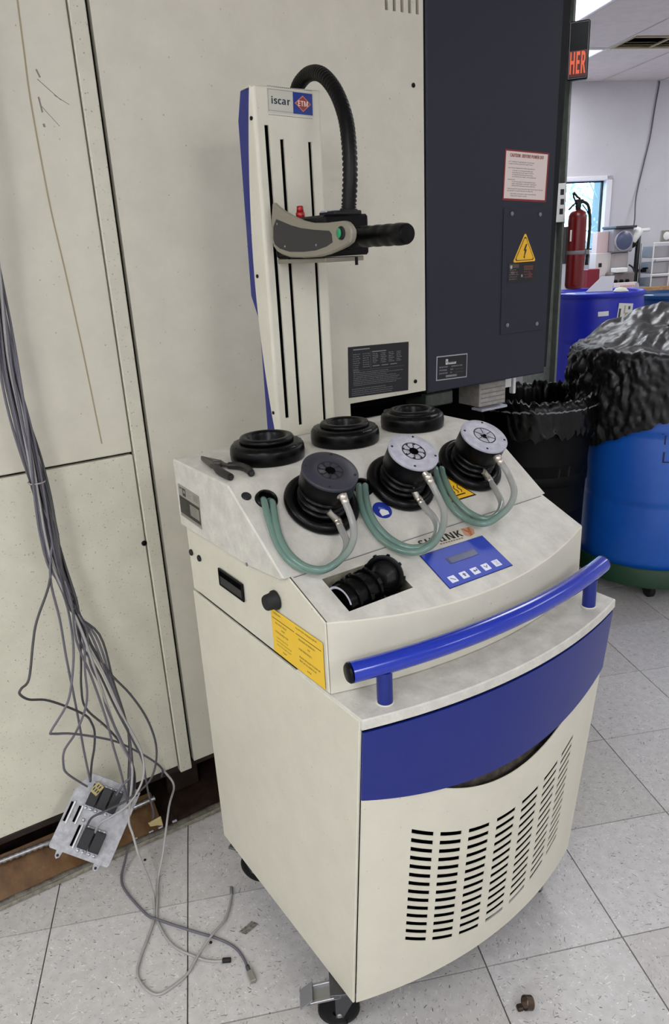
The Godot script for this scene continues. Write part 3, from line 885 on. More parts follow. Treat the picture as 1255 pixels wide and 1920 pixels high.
func s2y(z: float) -> float: return YN + (z - ZN) * (YH - YN) / (ZH - ZN)
var N2 := Vector3(0, ZH - ZN, YN - YH).normalized()
var D1 := Vector3(0, YN - YTOP, ZN - ZS).normalized()
var N1 := Vector3(0, ZN - ZS, YTOP - YN).normalized()
func s2p(x: float, z: float, off := 0.0) -> Vector3: return Vector3(x, s2y(z), z) + N2 * off
func s1p(x: float, s: float, off := 0.0) -> Vector3: return Vector3(x, YTOP, ZS) + D1 * s + N1 * off

# side outline in (z, y) put on the plane across x
func side_prism(poly: Array, x: float, d: float, bev := 0.0) -> MB:
	var b := MB.new()
	var p := []
	for q in poly: p.append(Vector2(-q.x, q.y))   # local x -> -z
	b.xf = Transform3D(Basis(Vector3(0, 0, -1), Vector3(0, 1, 0), Vector3(1, 0, 0)), Vector3(x, 0, 0))
	b.prism(p, d, bev)
	return b

func cart() -> void:
	var o := thing("tool_shrinking_cart", "cream and blue wheeled tool heating station with blue handle bar and tall column", "workshop cart", CT)
	var b: MB
	# ---- lower cabinet
	var side := [Vector2(0, YB), Vector2(ZFB - 0.001, YB), Vector2(ZF - 0.001, YT - 0.003), Vector2(0, YT - 0.003)]
	part("side_panel", side_prism(side, 0.0, 0.0055, 0.0012), M.cart, o)
	part("side_panel", side_prism(side, CW - 0.0035, 0.0035, 0.001), M.cart, o)
	b = MB.new(); b.box(Vector3(CW / 2, (YB + YT) / 2, 0.006), Vector3(CW - 0.012, YT - YB - 0.01, 0.01)); part("back_panel", b, M.cart, o)
	b = MB.new(); b.box(Vector3(CW / 2, YB + 0.006, 0.255), Vector3(CW - 0.012, 0.01, 0.49)); part("bottom_panel", b, M.matte, o)
	part("front_panel", slotted_panel(), M.cart, o)
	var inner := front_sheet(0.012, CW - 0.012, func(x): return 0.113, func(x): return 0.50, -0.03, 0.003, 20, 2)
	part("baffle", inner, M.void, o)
	var flt := front_sheet(0.1, CW - 0.1, func(x): return 0.5, func(x): return 0.6, -0.014, 0.006, 20, 2)
	part("filter_pad", flt, painted(Color(0.3, 0.27, 0.23), 1800, 0.2, 81, 7.0, 0.9), o, Transform3D(), "dusty grey brown filter behind the gap")
	var band := front_sheet(0.0045, CW - 0.003, func(x): return 0.5585 + 0.48 * (x - 0.303) * (x - 0.303), func(x): return 0.7335, 0.003, 0.004, 48, 6)
	part("blue_band", band, M.blue, o, Transform3D(), "glossy blue curved fascia")
	# ---- tray with bowed front edge
	var tp := []
	tp.append(Vector2(0.0015, -0.40)); tp.append(Vector2(CW, -0.40))
	for k in 41:
		var x := CW - (CW - 0.0015) * k / 40.0
		tp.append(Vector2(x, -(ZF + 0.0025 + bow(x, 0.0465))))
	b = MB.new()
	b.xf = Transform3D(Basis(Vector3(1, 0, 0), Vector3(0, 0, -1), Vector3(0, 1, 0)), Vector3(0, YT - 0.019, 0))
	b.prism(tp, 0.019, 0.002)
	part("tray", b, M.cart_top, o, Transform3D(), "cream shelf with bowed front edge")
	# ---- housing: sides, bowed front, sloping top with an open bin
	var hs := [Vector2(0, YT + 0.0012), Vector2(ZH, YT + 0.0012), Vector2(ZH, YH - 0.001), Vector2(ZN + 0.004, YN - 0.003), Vector2(ZN - 0.012, 0.925), Vector2(0.27, 0.915), Vector2(0, 0.91)]
	part("housing_side", side_prism(hs, 0.0025, 0.004, 0.0015), M.cart, o)
	part("housing_side", side_prism(hs, CW - 0.0055, 0.004, 0.0015), M.cart, o)
	b = MB.new(); b.box(Vector3(CW / 2, 0.83, 0.004), Vector3(CW - 0.012, 0.14, 0.006)); part("housing_back", b, M.cart, o)
	var zfh := func(x: float) -> float: return ZH + bow(x, 0.052)
	b = MB.new()
	b.surf(40, 1, func(u: float, v: float) -> Vector3:
		var x := lerpf(0.0045, CW - 0.003, u)
		return Vector3(x, lerpf(YT + 0.001, s2y(zfh.call(x)) - 0.0015, v), zfh.call(x)))
	b.surf(40, 1, func(u: float, v: float) -> Vector3:
		var x := lerpf(0.0045, CW - 0.003, u)
		return Vector3(x, lerpf(s2y(zfh.call(x)) - 0.0015, s2y(zfh.call(x) - 0.0015), v), zfh.call(x) - 0.0015 * v))
	part("housing_front", b, M.cart, o, Transform3D(), "bowed upright fascia above the shelf")
	b = MB.new()
	var ox0 := 0.050; var ox1 := 0.1785; var oz0 := 0.4205; var oz1 := 0.4925
	var xs := []
	for k in 5: xs.append(lerpf(0.006, ox0, k / 4.0))
	for k in range(1, 9): xs.append(lerpf(ox0, ox1, k / 8.0))
	for k in range(1, 25): xs.append(lerpf(ox1, CW - 0.003, k / 24.0))
	for i in xs.size() - 1:
		var xa: float = xs[i]; var xc: float = xs[i + 1]
		var za := [ZN - 0.006, oz0, oz1, zfh.call(xa) - 0.0015]
		var zc := [ZN - 0.006, oz0, oz1, zfh.call(xc) - 0.0015]
		for k in 3:
			if k == 1 and xa >= ox0 - 1e-4 and xc <= ox1 + 1e-4: continue
			b.quad(s2p(xa, za[k]), s2p(xc, zc[k]), s2p(xc, zc[k + 1]), s2p(xa, za[k + 1]), N2)
	part("sloping_top", b, M.cart_top, o, Transform3D(), "sloping operator surface with smudges")
	# bin walls
	b = MB.new()
	var dn := Vector3(0, -0.055, 0)
	var c4 := [s2p(ox0, oz0), s2p(ox1, oz0), s2p(ox1, oz1), s2p(ox0, oz1)]
	for k in 4:
		var p0: Vector3 = c4[k]; var p1: Vector3 = c4[(k + 1) % 4]
		b.quad(p0, p1, p1 + dn, p0 + dn, (p1 - p0).cross(dn).normalized())
		b.quad(p0 - N2 * 0.002, p1 - N2 * 0.002, p1 + dn, p0 + dn, -(p1 - p0).cross(dn).normalized())
	b.quad(c4[0] + dn, c4[1] + dn, c4[2] + dn, c4[3] + dn, Vector3.UP)
	part("bin_liner", b, painted(Color(0.5, 0.49, 0.42), 400, 0.1, 83, 8.0), o)
	# ---- hood: flat top, steep slope, pierced for the hoses
	var hood := [Vector2(-0.002, 0.902), Vector2(-0.002, YTOP), Vector2(ZS, YTOP), Vector2(ZN - 0.0005, YN + 0.0008), Vector2(ZN - 0.0005, YN - 0.012 + 0.0125), Vector2(ZN - 0.012, 0.916), Vector2(0.275, 0.905)]
	part("hood", side_prism([hood[0], hood[1], hood[2], hood[3], hood[5], hood[6]], -0.0075, CW + 0.015, 0.0025), M.cart_top, o, Transform3D(), "upper cover with flat top and steep slope")
	b = MB.new(); b.box(Vector3(CW / 2, s2y(ZN + 0.0025) + 0.0002, ZN + 0.002), Vector3(CW - 0.02, 0.0008, 0.002)); part("seam_gasket", b, M.rawgrey, o)
	b = MB.new(); b.rod(Vector3(-0.0075, 0.9075, 0.2755), Vector3(-0.0085, 0.9075, 0.2755), 0.0035, 10); part("screw", b, M.rawgrey, o)
	# ---- handle bar
	var hp := []
	for k in 25:
		var t := k / 24.0
		hp.append(Vector3(lerpf(0.006, 0.594, t), YT + 0.066, 0.5525 + 0.0365 * 4.0 * t * (1.0 - t)))
	b = MB.new(); b.tube(hp, 0.0163, 20)
	var h := part("handle_bar", b, M.handle, o, Transform3D(), "thick glossy blue bowed handle bar")
	for e in [0, 24]:
		var d: Vector3 = (hp[e] - hp[1 if e == 0 else 23]).normalized()
		b = MB.new(); b.rod(hp[e] - d * 0.001, hp[e] + d * 0.007, 0.0162, 20, 0.0035); part("end_cap", b, M.black, h, Transform3D(), "black plastic end plug")
	for p in [Vector3(0.0568, YT, 0.5665), Vector3(0.5432, YT, 0.5665)]:
		b = MB.new(); b.rod(p, p + Vector3(0, 0.056, 0), 0.0122, 20); part("post", b, M.blue, h)
		b = MB.new(); b.rod(p, p + Vector3(0, 0.0025, 0), 0.0145, 20, 0.001); part("post_collar", b, M.cart, h)
	control_panel(o)
	side_details(o)
	column(o)
	carriage(o)
	casters(o)

func control_panel(o: Node3D) -> void:
	var pf := face(s2p(0.309, 0.4815, 0.0003), Vector3(0.149, -0.0005, 0.0017), N2)
	# width 0.149, depth along the slope 0.084
	var b := MB.new()
	b.prism([Vector2(-0.0735, -0.041), Vector2(0.0725, -0.0415), Vector2(0.076, 0.0415), Vector2(-0.0695, 0.0435)], 0.0012, 0.0004)
	var p := part("control_panel", b, M.panel_blue, o, pf, "blue membrane keypad with small display")
	b = MB.new(); b.prism([Vector2(-0.0745, -0.042), Vector2(0.0735, -0.0425), Vector2(0.0772, 0.0425), Vector2(-0.0707, 0.0447)], 0.0004); part("panel_edge", b, mat(Color(0.07, 0.09, 0.25)), p)
	b = MB.new(); b.box(Vector3(0.0005, 0.0125, 0.0013), Vector3(0.067, 0.0155, 0.0006)); part("display_bezel", b, mat(Color(0.12, 0.16, 0.36), 0.3), p)
	b = MB.new(); b.box(Vector3(0.0018, 0.0108, 0.0016), Vector3(0.062, 0.0125, 0.0006)); part("display", b, mat(Color(0.3, 0.33, 0.45), 0.2), p, Transform3D(), "grey blank liquid crystal window")
	b = MB.new(); b.box(Vector3(0, 0.001, 0.0013), Vector3(0.003, 0.003, 0.0006)); part("indicator", b, mat(Color(0.55, 0.2, 0.45)), p)
	var glyph := ["\\", "+", "<", "v", "I"]
	for k in 5:
		b = MB.new(); b.box(Vector3(0, 0, 0.0008), Vector3(0.0148, 0.0152, 0.0014), 0.0006)
		var kx := Transform3D(Basis(), Vector3(-0.0545 + 0.0256 * k, -0.0265, 0.0008))
		var q := part("button", b, mat(Color(0.88, 0.89, 0.93), 0.4), p, kx)
		var g := MB.new()
		var gm := MB.new()
		match k:
			0: gm.prism([Vector2(-0.004, 0.0035), Vector2(0.004, -0.003), Vector2(0.003, -0.0042), Vector2(-0.0048, 0.0022)], 0.0004)
			1: gm.prism([Vector2(-0.004, 0), Vector2(0, 0.0042), Vector2(0.004, 0), Vector2(0.0015, 0), Vector2(0.0015, -0.004), Vector2(-0.0015, -0.004), Vector2(-0.0015, 0)], 0.0004)
			2: gm.prism([Vector2(-0.0045, 0), Vector2(-0.001, 0.0035), Vector2(-0.001, 0.001), Vector2(0.0035, 0.001), Vector2(0.0035, 0.004), Vector2(0.005, 0.004), Vector2(0.005, -0.0012), Vector2(-0.001, -0.0012), Vector2(-0.001, -0.0035)], 0.0004)
			3: gm.prism([Vector2(-0.004, 0.0022), Vector2(0, -0.0035), Vector2(0.004, 0.0022), Vector2(0.0028, 0.0034), Vector2(0, -0.001), Vector2(-0.0028, 0.0034)], 0.0004)
			4: gm.prism([Vector2(-0.0032, -0.0045), Vector2(0.0032, -0.0045), Vector2(0.0032, -0.003), Vector2(0.001, -0.003), Vector2(0.001, 0.003), Vector2(0.0032, 0.003), Vector2(0.0032, 0.0045), Vector2(-0.0032, 0.0045), Vector2(-0.0032, 0.003), Vector2(-0.001, 0.003), Vector2(-0.001, -0.003), Vector2(-0.0032, -0.003)], 0.0004)
		part("symbol", gm, mat(Color(0.35, 0.38, 0.55)), q, Transform3D(Basis(), Vector3(0, 0, 0.0015)))
	# badge above the keypad
	var bf := face(s2p(0.3175, 0.4228, 0.0003), Vector3(0.13, -0.003, 0.008), N2)
	var bd := MB.new(); bd.box(Vector3(0, 0, 0.0002), Vector3(0.138, 0.0265, 0.0004)); var bg := part("badge", bd, mat(Color(0.77, 0.75, 0.68), 0.4), o, bf, "cream badge with black lettering")
	text("SHRINK", 0.095, 0.0165, M.ink, bg, Transform3D(Basis(), Vector3(-0.012, 0.002, 0.0004)))
	var og := mat(Color(0.66, 0.4, 0.25), 0.5)
	bd = MB.new(); bd.prism([Vector2(0.038, -0.006), Vector2(0.046, -0.012), Vector2(0.060, -0.008), Vector2(0.066, 0.002), Vector2(0.062, 0.0115), Vector2(0.042, 0.0115)], 0.0004); part("badge_emblem", bd, mat(Color(0.72, 0.55, 0.45), 0.5), bg, Transform3D(Basis(), Vector3(0, 0, 0.0003)))
	for q in [[Vector2(0.042, 0.010), Vector2(0.046, 0.010), Vector2(0.053, 0.001), Vector2(0.050, -0.003)], [Vector2(0.060, 0.010), Vector2(0.056, 0.010), Vector2(0.051, -0.001), Vector2(0.056, -0.004)], [Vector2(0.049, -0.004), Vector2(0.054, -0.002), Vector2(0.054, -0.010), Vector2(0.048, -0.011)]]:
		bd = MB.new(); bd.prism(q, 0.0004); part("badge_arrow", bd, og, bg, Transform3D(Basis(), Vector3(0, 0, 0.0007)))
	for k in 9:
		bd = MB.new(); bd.box(Vector3(-0.02 + 0.006 * k, -0.0105, 0.0005), Vector3(0.0042, 0.0024, 0.0003)); part("badge_small_print", bd, mat(Color(0.45, 0.38, 0.33)), bg)

func side_details(o: Node3D) -> void:
	var b: MB
	# recessed grip on the left side: frame, dark pocket
	var lf := face(Vector3(-0.0005, 0.8355, 0.188), Vector3(0, 0, 1), Vector3(-1, 0, 0))
	b = MB.new()
	b.box(Vector3(0, 0.0165, 0), Vector3(0.096, 0.003, 0.004), 0.001); b.box(Vector3(0, -0.0165, 0), Vector3(0.096, 0.003, 0.004), 0.001)
	b.box(Vector3(-0.0465, 0, 0), Vector3(0.003, 0.032, 0.004), 0.001); b.box(Vector3(0.0465, 0, 0), Vector3(0.003, 0.032, 0.004), 0.001)
	var g := part("recessed_grip", b, M.black, o, lf, "black recessed side grip")
	b = MB.new(); b.box(Vector3(0, 0, -0.0008), Vector3(0.092, 0.032, 0.001)); part("pocket", b, M.void, g)
	b = MB.new(); b.box(Vector3(-0.002, -0.006, 0.0002), Vector3(0.085, 0.017, 0.001), 0.0004); part("pocket_shelf", b, mat(Color(0.1, 0.1, 0.11), 0.4), g)
	for p in [Vector2(0.8438, 0.0136), Vector2(0.8431, 0.0511)]:
		b = MB.new(); b.rod(Vector3(0.003, p.x, p.y), Vector3(-0.002, p.x, p.y), 0.0068, 14, 0.0015); part("plug", b, M.matte, o)
	# round knob
	b = MB.new()
	b.xf = Transform3D(Basis(Vector3(0, 1, 0), Vector3(-1, 0, 0), Vector3(0, 0, 1)), Vector3(0.001, 0.8665, 0.352))
	b.lathe([Vector2(0.017, 0), Vector2(0.017, 0.004), Vector2(0.0145, 0.006), Vector2(0.0135, 0.018), Vector2(0.012, 0.0205), Vector2(0, 0.0205)], 20)
	part("knob", b, M.matte, o, Transform3D(), "black side knob")
	# rating plate
	var gy := Color(0.55, 0.54, 0.5); var bk := Color(0.13, 0.12, 0.11)
	part("rating_plate", print_plate(0.0935, 0.0665, 0.0006), printed(160, 110, gy, [["r", 10, 8, 16, 4, bk], ["r", 32, 6, 26, 26, bk], ["r", 38, 12, 14, 10, gy], ["t", 64, 8, 40, 8, 3, Color(0.42, 0.41, 0.38)], ["r", 116, 6, 36, 22, Color(0.48, 0.47, 0.44)], ["r", 2, 38, 156, 60, bk], ["t", 10, 48, 56, 8, 6, Color(0.32, 0.31, 0.28)], ["r", 82, 48, 70, 38, Color(0.5, 0.49, 0.45)], ["t", 84, 51, 64, 7, 5, Color(0.28, 0.27, 0.25)], ["r", 8, 101, 144, 3, Color(0.42, 0.41, 0.38)]]), o, face(Vector3(-0.008, 0.957, 0.0575), Vector3(0, -0.004, 0.094), Vector3(-1, 0, 0)), "small black and silver rating plate")
	# yellow notice
	var yl := Color(0.9, 0.74, 0.2); var br := Color(0.36, 0.27, 0.04)
	part("yellow_notice", print_plate(0.156, 0.083, 0.0005), printed(300, 160, yl, [["t", 14, 8, 70, 14, 1, br], ["t", 150, 8, 130, 14, 1, br], ["r", 6, 30, 134, 3, br], ["r", 150, 30, 140, 3, br], ["t", 24, 42, 96, 15, 1, br], ["t", 60, 58, 20, 12, 1, br], ["t", 18, 74, 112, 15, 1, br], ["t", 22, 96, 96, 13, 3, Color(0.55, 0.43, 0.08)], ["t", 164, 42, 110, 15, 1, br], ["t", 214, 58, 20, 12, 1, br], ["t", 162, 76, 120, 15, 1, br], ["t", 162, 104, 116, 14, 2, br], ["t", 204, 138, 20, 12, 1, br], ["t", 60, 138, 20, 12, 1, br]]), o, face(Vector3(0.0008, 0.804, 0.4105), Vector3(0, 0, 1), Vector3(-1, 0, 0)), "yellow printed notice in two columns")
	# slope: black plug, hose grommets, stickers
	b = MB.new(); b.rod(s1p(0.0133, 0.0315, -0.001), s1p(0.0133, 0.0315, 0.0022), 0.0088, 18, 0.001); part("plug", b, M.matte, o)
	for q in [[0.0435, 0.0485], [0.2325, 0.075], [0.4068, 0.08]]:
		b = MB.new()
		b.xf = Transform3D(Basis(Vector3.RIGHT, N1, D1), s1p(q[0], q[1]))
		b.lathe([Vector2(0.0125, -0.002), Vector2(0.0125, 0.004), Vector2(0.015, 0.0068), Vector2(0.0185, 0.0055), Vector2(0.0205, 0.0)], 26)
		part("hose_grommet", b, M.rubber, o)
		b = MB.new(); b.xf = Transform3D(Basis(Vector3.RIGHT, N1, D1), s1p(q[0], q[1], 0.0004))
		b.lathe([Vector2(0.0126, 0), Vector2(0, 0)], 26)
		part("grommet_opening", b, M.void, o)
	var sb := face(s1p(0.2385, 0.1335, 0.0002), Vector3(1, 0, 0), N1)
	b = MB.new(); b.xf = sb * Transform3D(Basis(Vector3.RIGHT, PI / 2), Vector3()); b.lathe([Vector2(0.0185, 0), Vector2(0.0185, 0.0006), Vector2(0, 0.0006)], 30); part("mandatory_sign", b, mat(Color(0.12, 0.19, 0.55), 0.4), o, Transform3D(), "round blue glove sign")
	b = MB.new(); b.prism([Vector2(-0.008, -0.012), Vector2(0.008, -0.012), Vector2(0.0095, -0.005), Vector2(0.004, 0.0), Vector2(-0.002, 0.003), Vector2(-0.008, -0.002)], 0.0004); part("glove_mark", b, M.white, o, sb.translated_local(Vector3(0, 0, 0.0006)))
	b = MB.new(); b.prism([Vector2(-0.006, 0.004), Vector2(0.006, -0.0005), Vector2(0.0075, 0.001), Vector2(-0.003, 0.009)], 0.0004); part("glove_mark", b, mat(Color(0.35, 0.42, 0.7)), o, sb.translated_local(Vector3(0, 0, 0.0006)))
	var ts := face(s1p(0.4165, 0.137, 0.0002), Vector3(1, 0, 0), N1)
	b = MB.new(); b.prism([Vector2(-0.0365, -0.0235), Vector2(0.0365, -0.0235), Vector2(0, 0.0395)], 0.0005); part("hot_surface_triangle", b, M.ink, o, ts, "yellow hot surface triangle")
	b = MB.new(); b.prism([Vector2(-0.0315, -0.0205), Vector2(0.0315, -0.0205), Vector2(0, 0.0335)], 0.0004); part("triangle_field", b, M.yellow, o, ts.translated_local(Vector3(0, 0, 0.0005)))
	for k in 3:
		var pts := []
		for i in 7: pts.append(Vector3(-0.009 + 0.009 * k + 0.0022 * sin(i * 1.2), -0.008 + 0.003 * i, 0.0006))
		b = MB.new(); b.tube(pts, 0.0009, 6); part("heat_wave_mark", b, M.ink, o, ts.translated_local(Vector3(0, 0, 0.0005)))
	b = MB.new(); b.box(Vector3(0, -0.0125, 0.0008), Vector3(0.03, 0.0025, 0.0005)); part("heat_base_mark", b, M.ink, o, ts.translated_local(Vector3(0, 0, 0.0003)))

func column(o: Node3D) -> void:
	var zc := 0.0212
	var e := func(y: float) -> float:
		var t := clampf((y - 1.03) / 0.66, 0.0, 1.0)
		return 0.0205 - 0.0425 * pow(sin(PI * clampf(t * 0.97 + 0.01, 0.0, 1.0)), 0.8)
	# blue core whose side profile steps in at the back
	var prof := [Vector2(0.0125, 1.0395), Vector2(0.0125, 1.6875), Vector2(-0.025, 1.689), Vector2(-0.0425, 1.6415), Vector2(-0.0492, 1.3261), Vector2(-0.0242, 1.278), Vector2(-0.0276, 0.93), Vector2(-0.004, 0.93), Vector2(-0.004, 1.0395)]
	var c := part("column_body", side_prism(prof, 0.2212, 0.1462, 0.002), M.blue, o, Transform3D(), "tall blue column core")
	# cream cover folded round the front, with three slots
	var x0 := 0.2182; var x1 := 0.3703
	var b := MB.new()
	var slots := [[0.2405, 0.2497, 1.081, 1.627], [0.2722, 0.2808, 1.061, 1.6045], [0.3346, 0.3424, 1.0605, 1.602]]
	var xb := [0.2275, 0.2405, 0.2497, 0.2722, 0.2808, 0.3346, 0.3424, 0.3615]
	var yb := [1.0395, 1.0605, 1.061, 1.081, 1.2, 1.3, 1.4, 1.5, 1.602, 1.6045, 1.627, 1.6895]
	for i in xb.size() - 1:
		for j in yb.size() - 1:
			var xm: float = (xb[i] + xb[i + 1]) / 2; var ym: float = (yb[j] + yb[j + 1]) / 2
			var hole := false
			for s in slots:
				if xm > s[0] and xm < s[1] and ym > s[2] and ym < s[3]: hole = true
			if not hole:
				b.quad(Vector3(xb[i], yb[j], zc), Vector3(xb[i + 1], yb[j], zc), Vector3(xb[i + 1], yb[j + 1], zc), Vector3(xb[i], yb[j + 1], zc), Vector3(0, 0, 1))
	for s in slots:
		for k in 2:
			b.quad(Vector3(s[k], s[2], zc), Vector3(s[k], s[3], zc), Vector3(s[k], s[3], zc - 0.004), Vector3(s[k], s[2], zc - 0.004), Vector3(1 if k == 0 else -1, 0, 0))
			b.quad(Vector3(s[0], s[2 + k], zc), Vector3(s[1], s[2 + k], zc), Vector3(s[1], s[2 + k], zc - 0.004), Vector3(s[0], s[2 + k], zc - 0.004), Vector3(0, 1 if k == 0 else -1, 0))
	for sd in 2:
		b.surf(6, 30, func(u: float, v: float) -> Vector3:
			var y := lerpf(1.0395, 1.6895, v)
			# rounded fold, then a flank that reaches back to e(y)
			var p := Vector2()
			var ze: float = e.call(y)
			if u < 0.55:
				var a := u / 0.55 * PI / 2 * 0.8
				p = Vector2(0.0275 - 0.0073 * sin(a), zc - 0.0073 * (1.0 - cos(a)))
			else:
				var a2 := PI / 2 * 0.8
				p = Vector2(0.0275 - 0.0073 * sin(a2), zc - 0.0073 * (1.0 - cos(a2))).lerp(Vector2(0.0182, minf(ze, zc - 0.006)), (u - 0.55) / 0.45)
			var x := 0.2 + p.x
			if sd == 1: x = x0 + x1 - x + 0.0005
			return Vector3(x, y, p.y))
	var cv := part("column_cover", b, M.cart, c, Transform3D(), "cream slotted front cover")
	b = MB.new()
	b.prism([Vector2(0.2185, 0.012), Vector2(0.2205, -0.0195), Vector2(0.2275, -0.0212), Vector2(0.3615, -0.0212), Vector2(0.369, -0.0195), Vector2(0.370, 0.012)], 0.0025, 0.0008)
	part("column_cap", b, M.cart, c, Transform3D(Basis(Vector3(1, 0, 0), Vector3(0, 0, -1), Vector3(0, 1, 0)), Vector3(0, 1.688, 0)))
	for s in slots:
		b = MB.new(); b.box(Vector3((s[0] + s[1]) / 2, (s[2] + s[3]) / 2, 0.0148), Vector3(0.014, s[3] - s[2] + 0.01, 0.003)); part("slot_seal", b, M.void, c)
	for q in [Vector3(0.2195, 1.638, 0.0125), Vector3(0.2185, 1.3642, -0.0105), Vector3(0.2195, 1.0944, 0.009)]:
		b = MB.new(); b.rod(q + Vector3(0.002, 0, 0), q - Vector3(0.0022, 0, 0), 0.0036, 12, 0.0008); part("screw", b, M.black, c)
	# printed badge
	var lf := face(Vector3(0.3004, 1.6664, zc), Vector3(0.099, -0.003, 0), Vector3(0, 0, 1))
	b = plate(0.1, 0.04, 0.0005); var l := part("column_badge", b, mat(Color(0.74, 0.735, 0.68), 0.4), o, lf, "white and blue badge with emblem")
	b = MB.new(); b.box(Vector3(0.0265, 0, 0.0007), Vector3(0.043, 0.036, 0.0004)); part("badge_field", b, mat(Color(0.09, 0.2, 0.5), 0.4), l)
	var bx := MB.new()
	for q in [[-0.0215, 0.018, 0.054, 0.0006], [-0.0215, -0.0165, 0.054, 0.0006]]: bx.box(Vector3(q[0], q[1], 0.0006), Vector3(q[2], q[3], 0.0003))
	bx.box(Vector3(-0.048, 0, 0.0006), Vector3(0.0006, 0.034, 0.0003))
	part("badge_rule", bx, M.rawgrey, l)
	text("iscar", 0.04, 0.0125, mat(Color(0.05, 0.14, 0.2)), l, Transform3D(Basis(), Vector3(-0.0215, 0.001, 0.0005)))
	b = MB.new(); b.prism([Vector2(0, 0.0135), Vector2(-0.0178, 0), Vector2(0, -0.0135), Vector2(0.0178, 0)], 0.0004); part("badge_diamond", b, mat(Color(0.82, 0.5, 0.36), 0.5), l, Transform3D(Basis(), Vector3(0.0265, 0, 0.0008)))
	b = MB.new(); b.prism([Vector2(0, 0.0118), Vector2(-0.0156, 0), Vector2(0, -0.0118), Vector2(0.0156, 0)], 0.0004); part("badge_diamond", b, mat(Color(0.55, 0.2, 0.2), 0.5), l, Transform3D(Basis(), Vector3(0.0265, 0, 0.001)))
	text("ETM", 0.022, 0.009, mat(Color(0.88, 0.8, 0.72)), l, Transform3D(Basis(), Vector3(0.0265, 0, 0.0013)))
	for k in 2:
		var pr := MB.new()
		for i in 22: pr.box(Vector3(-0.047 + 0.0044 * i, -0.0235 if k == 1 else 0.0232, 0.0003), Vector3(0.003, 0.0009, 0.0003))
		part("badge_small_print", pr, M.rawgrey, l)

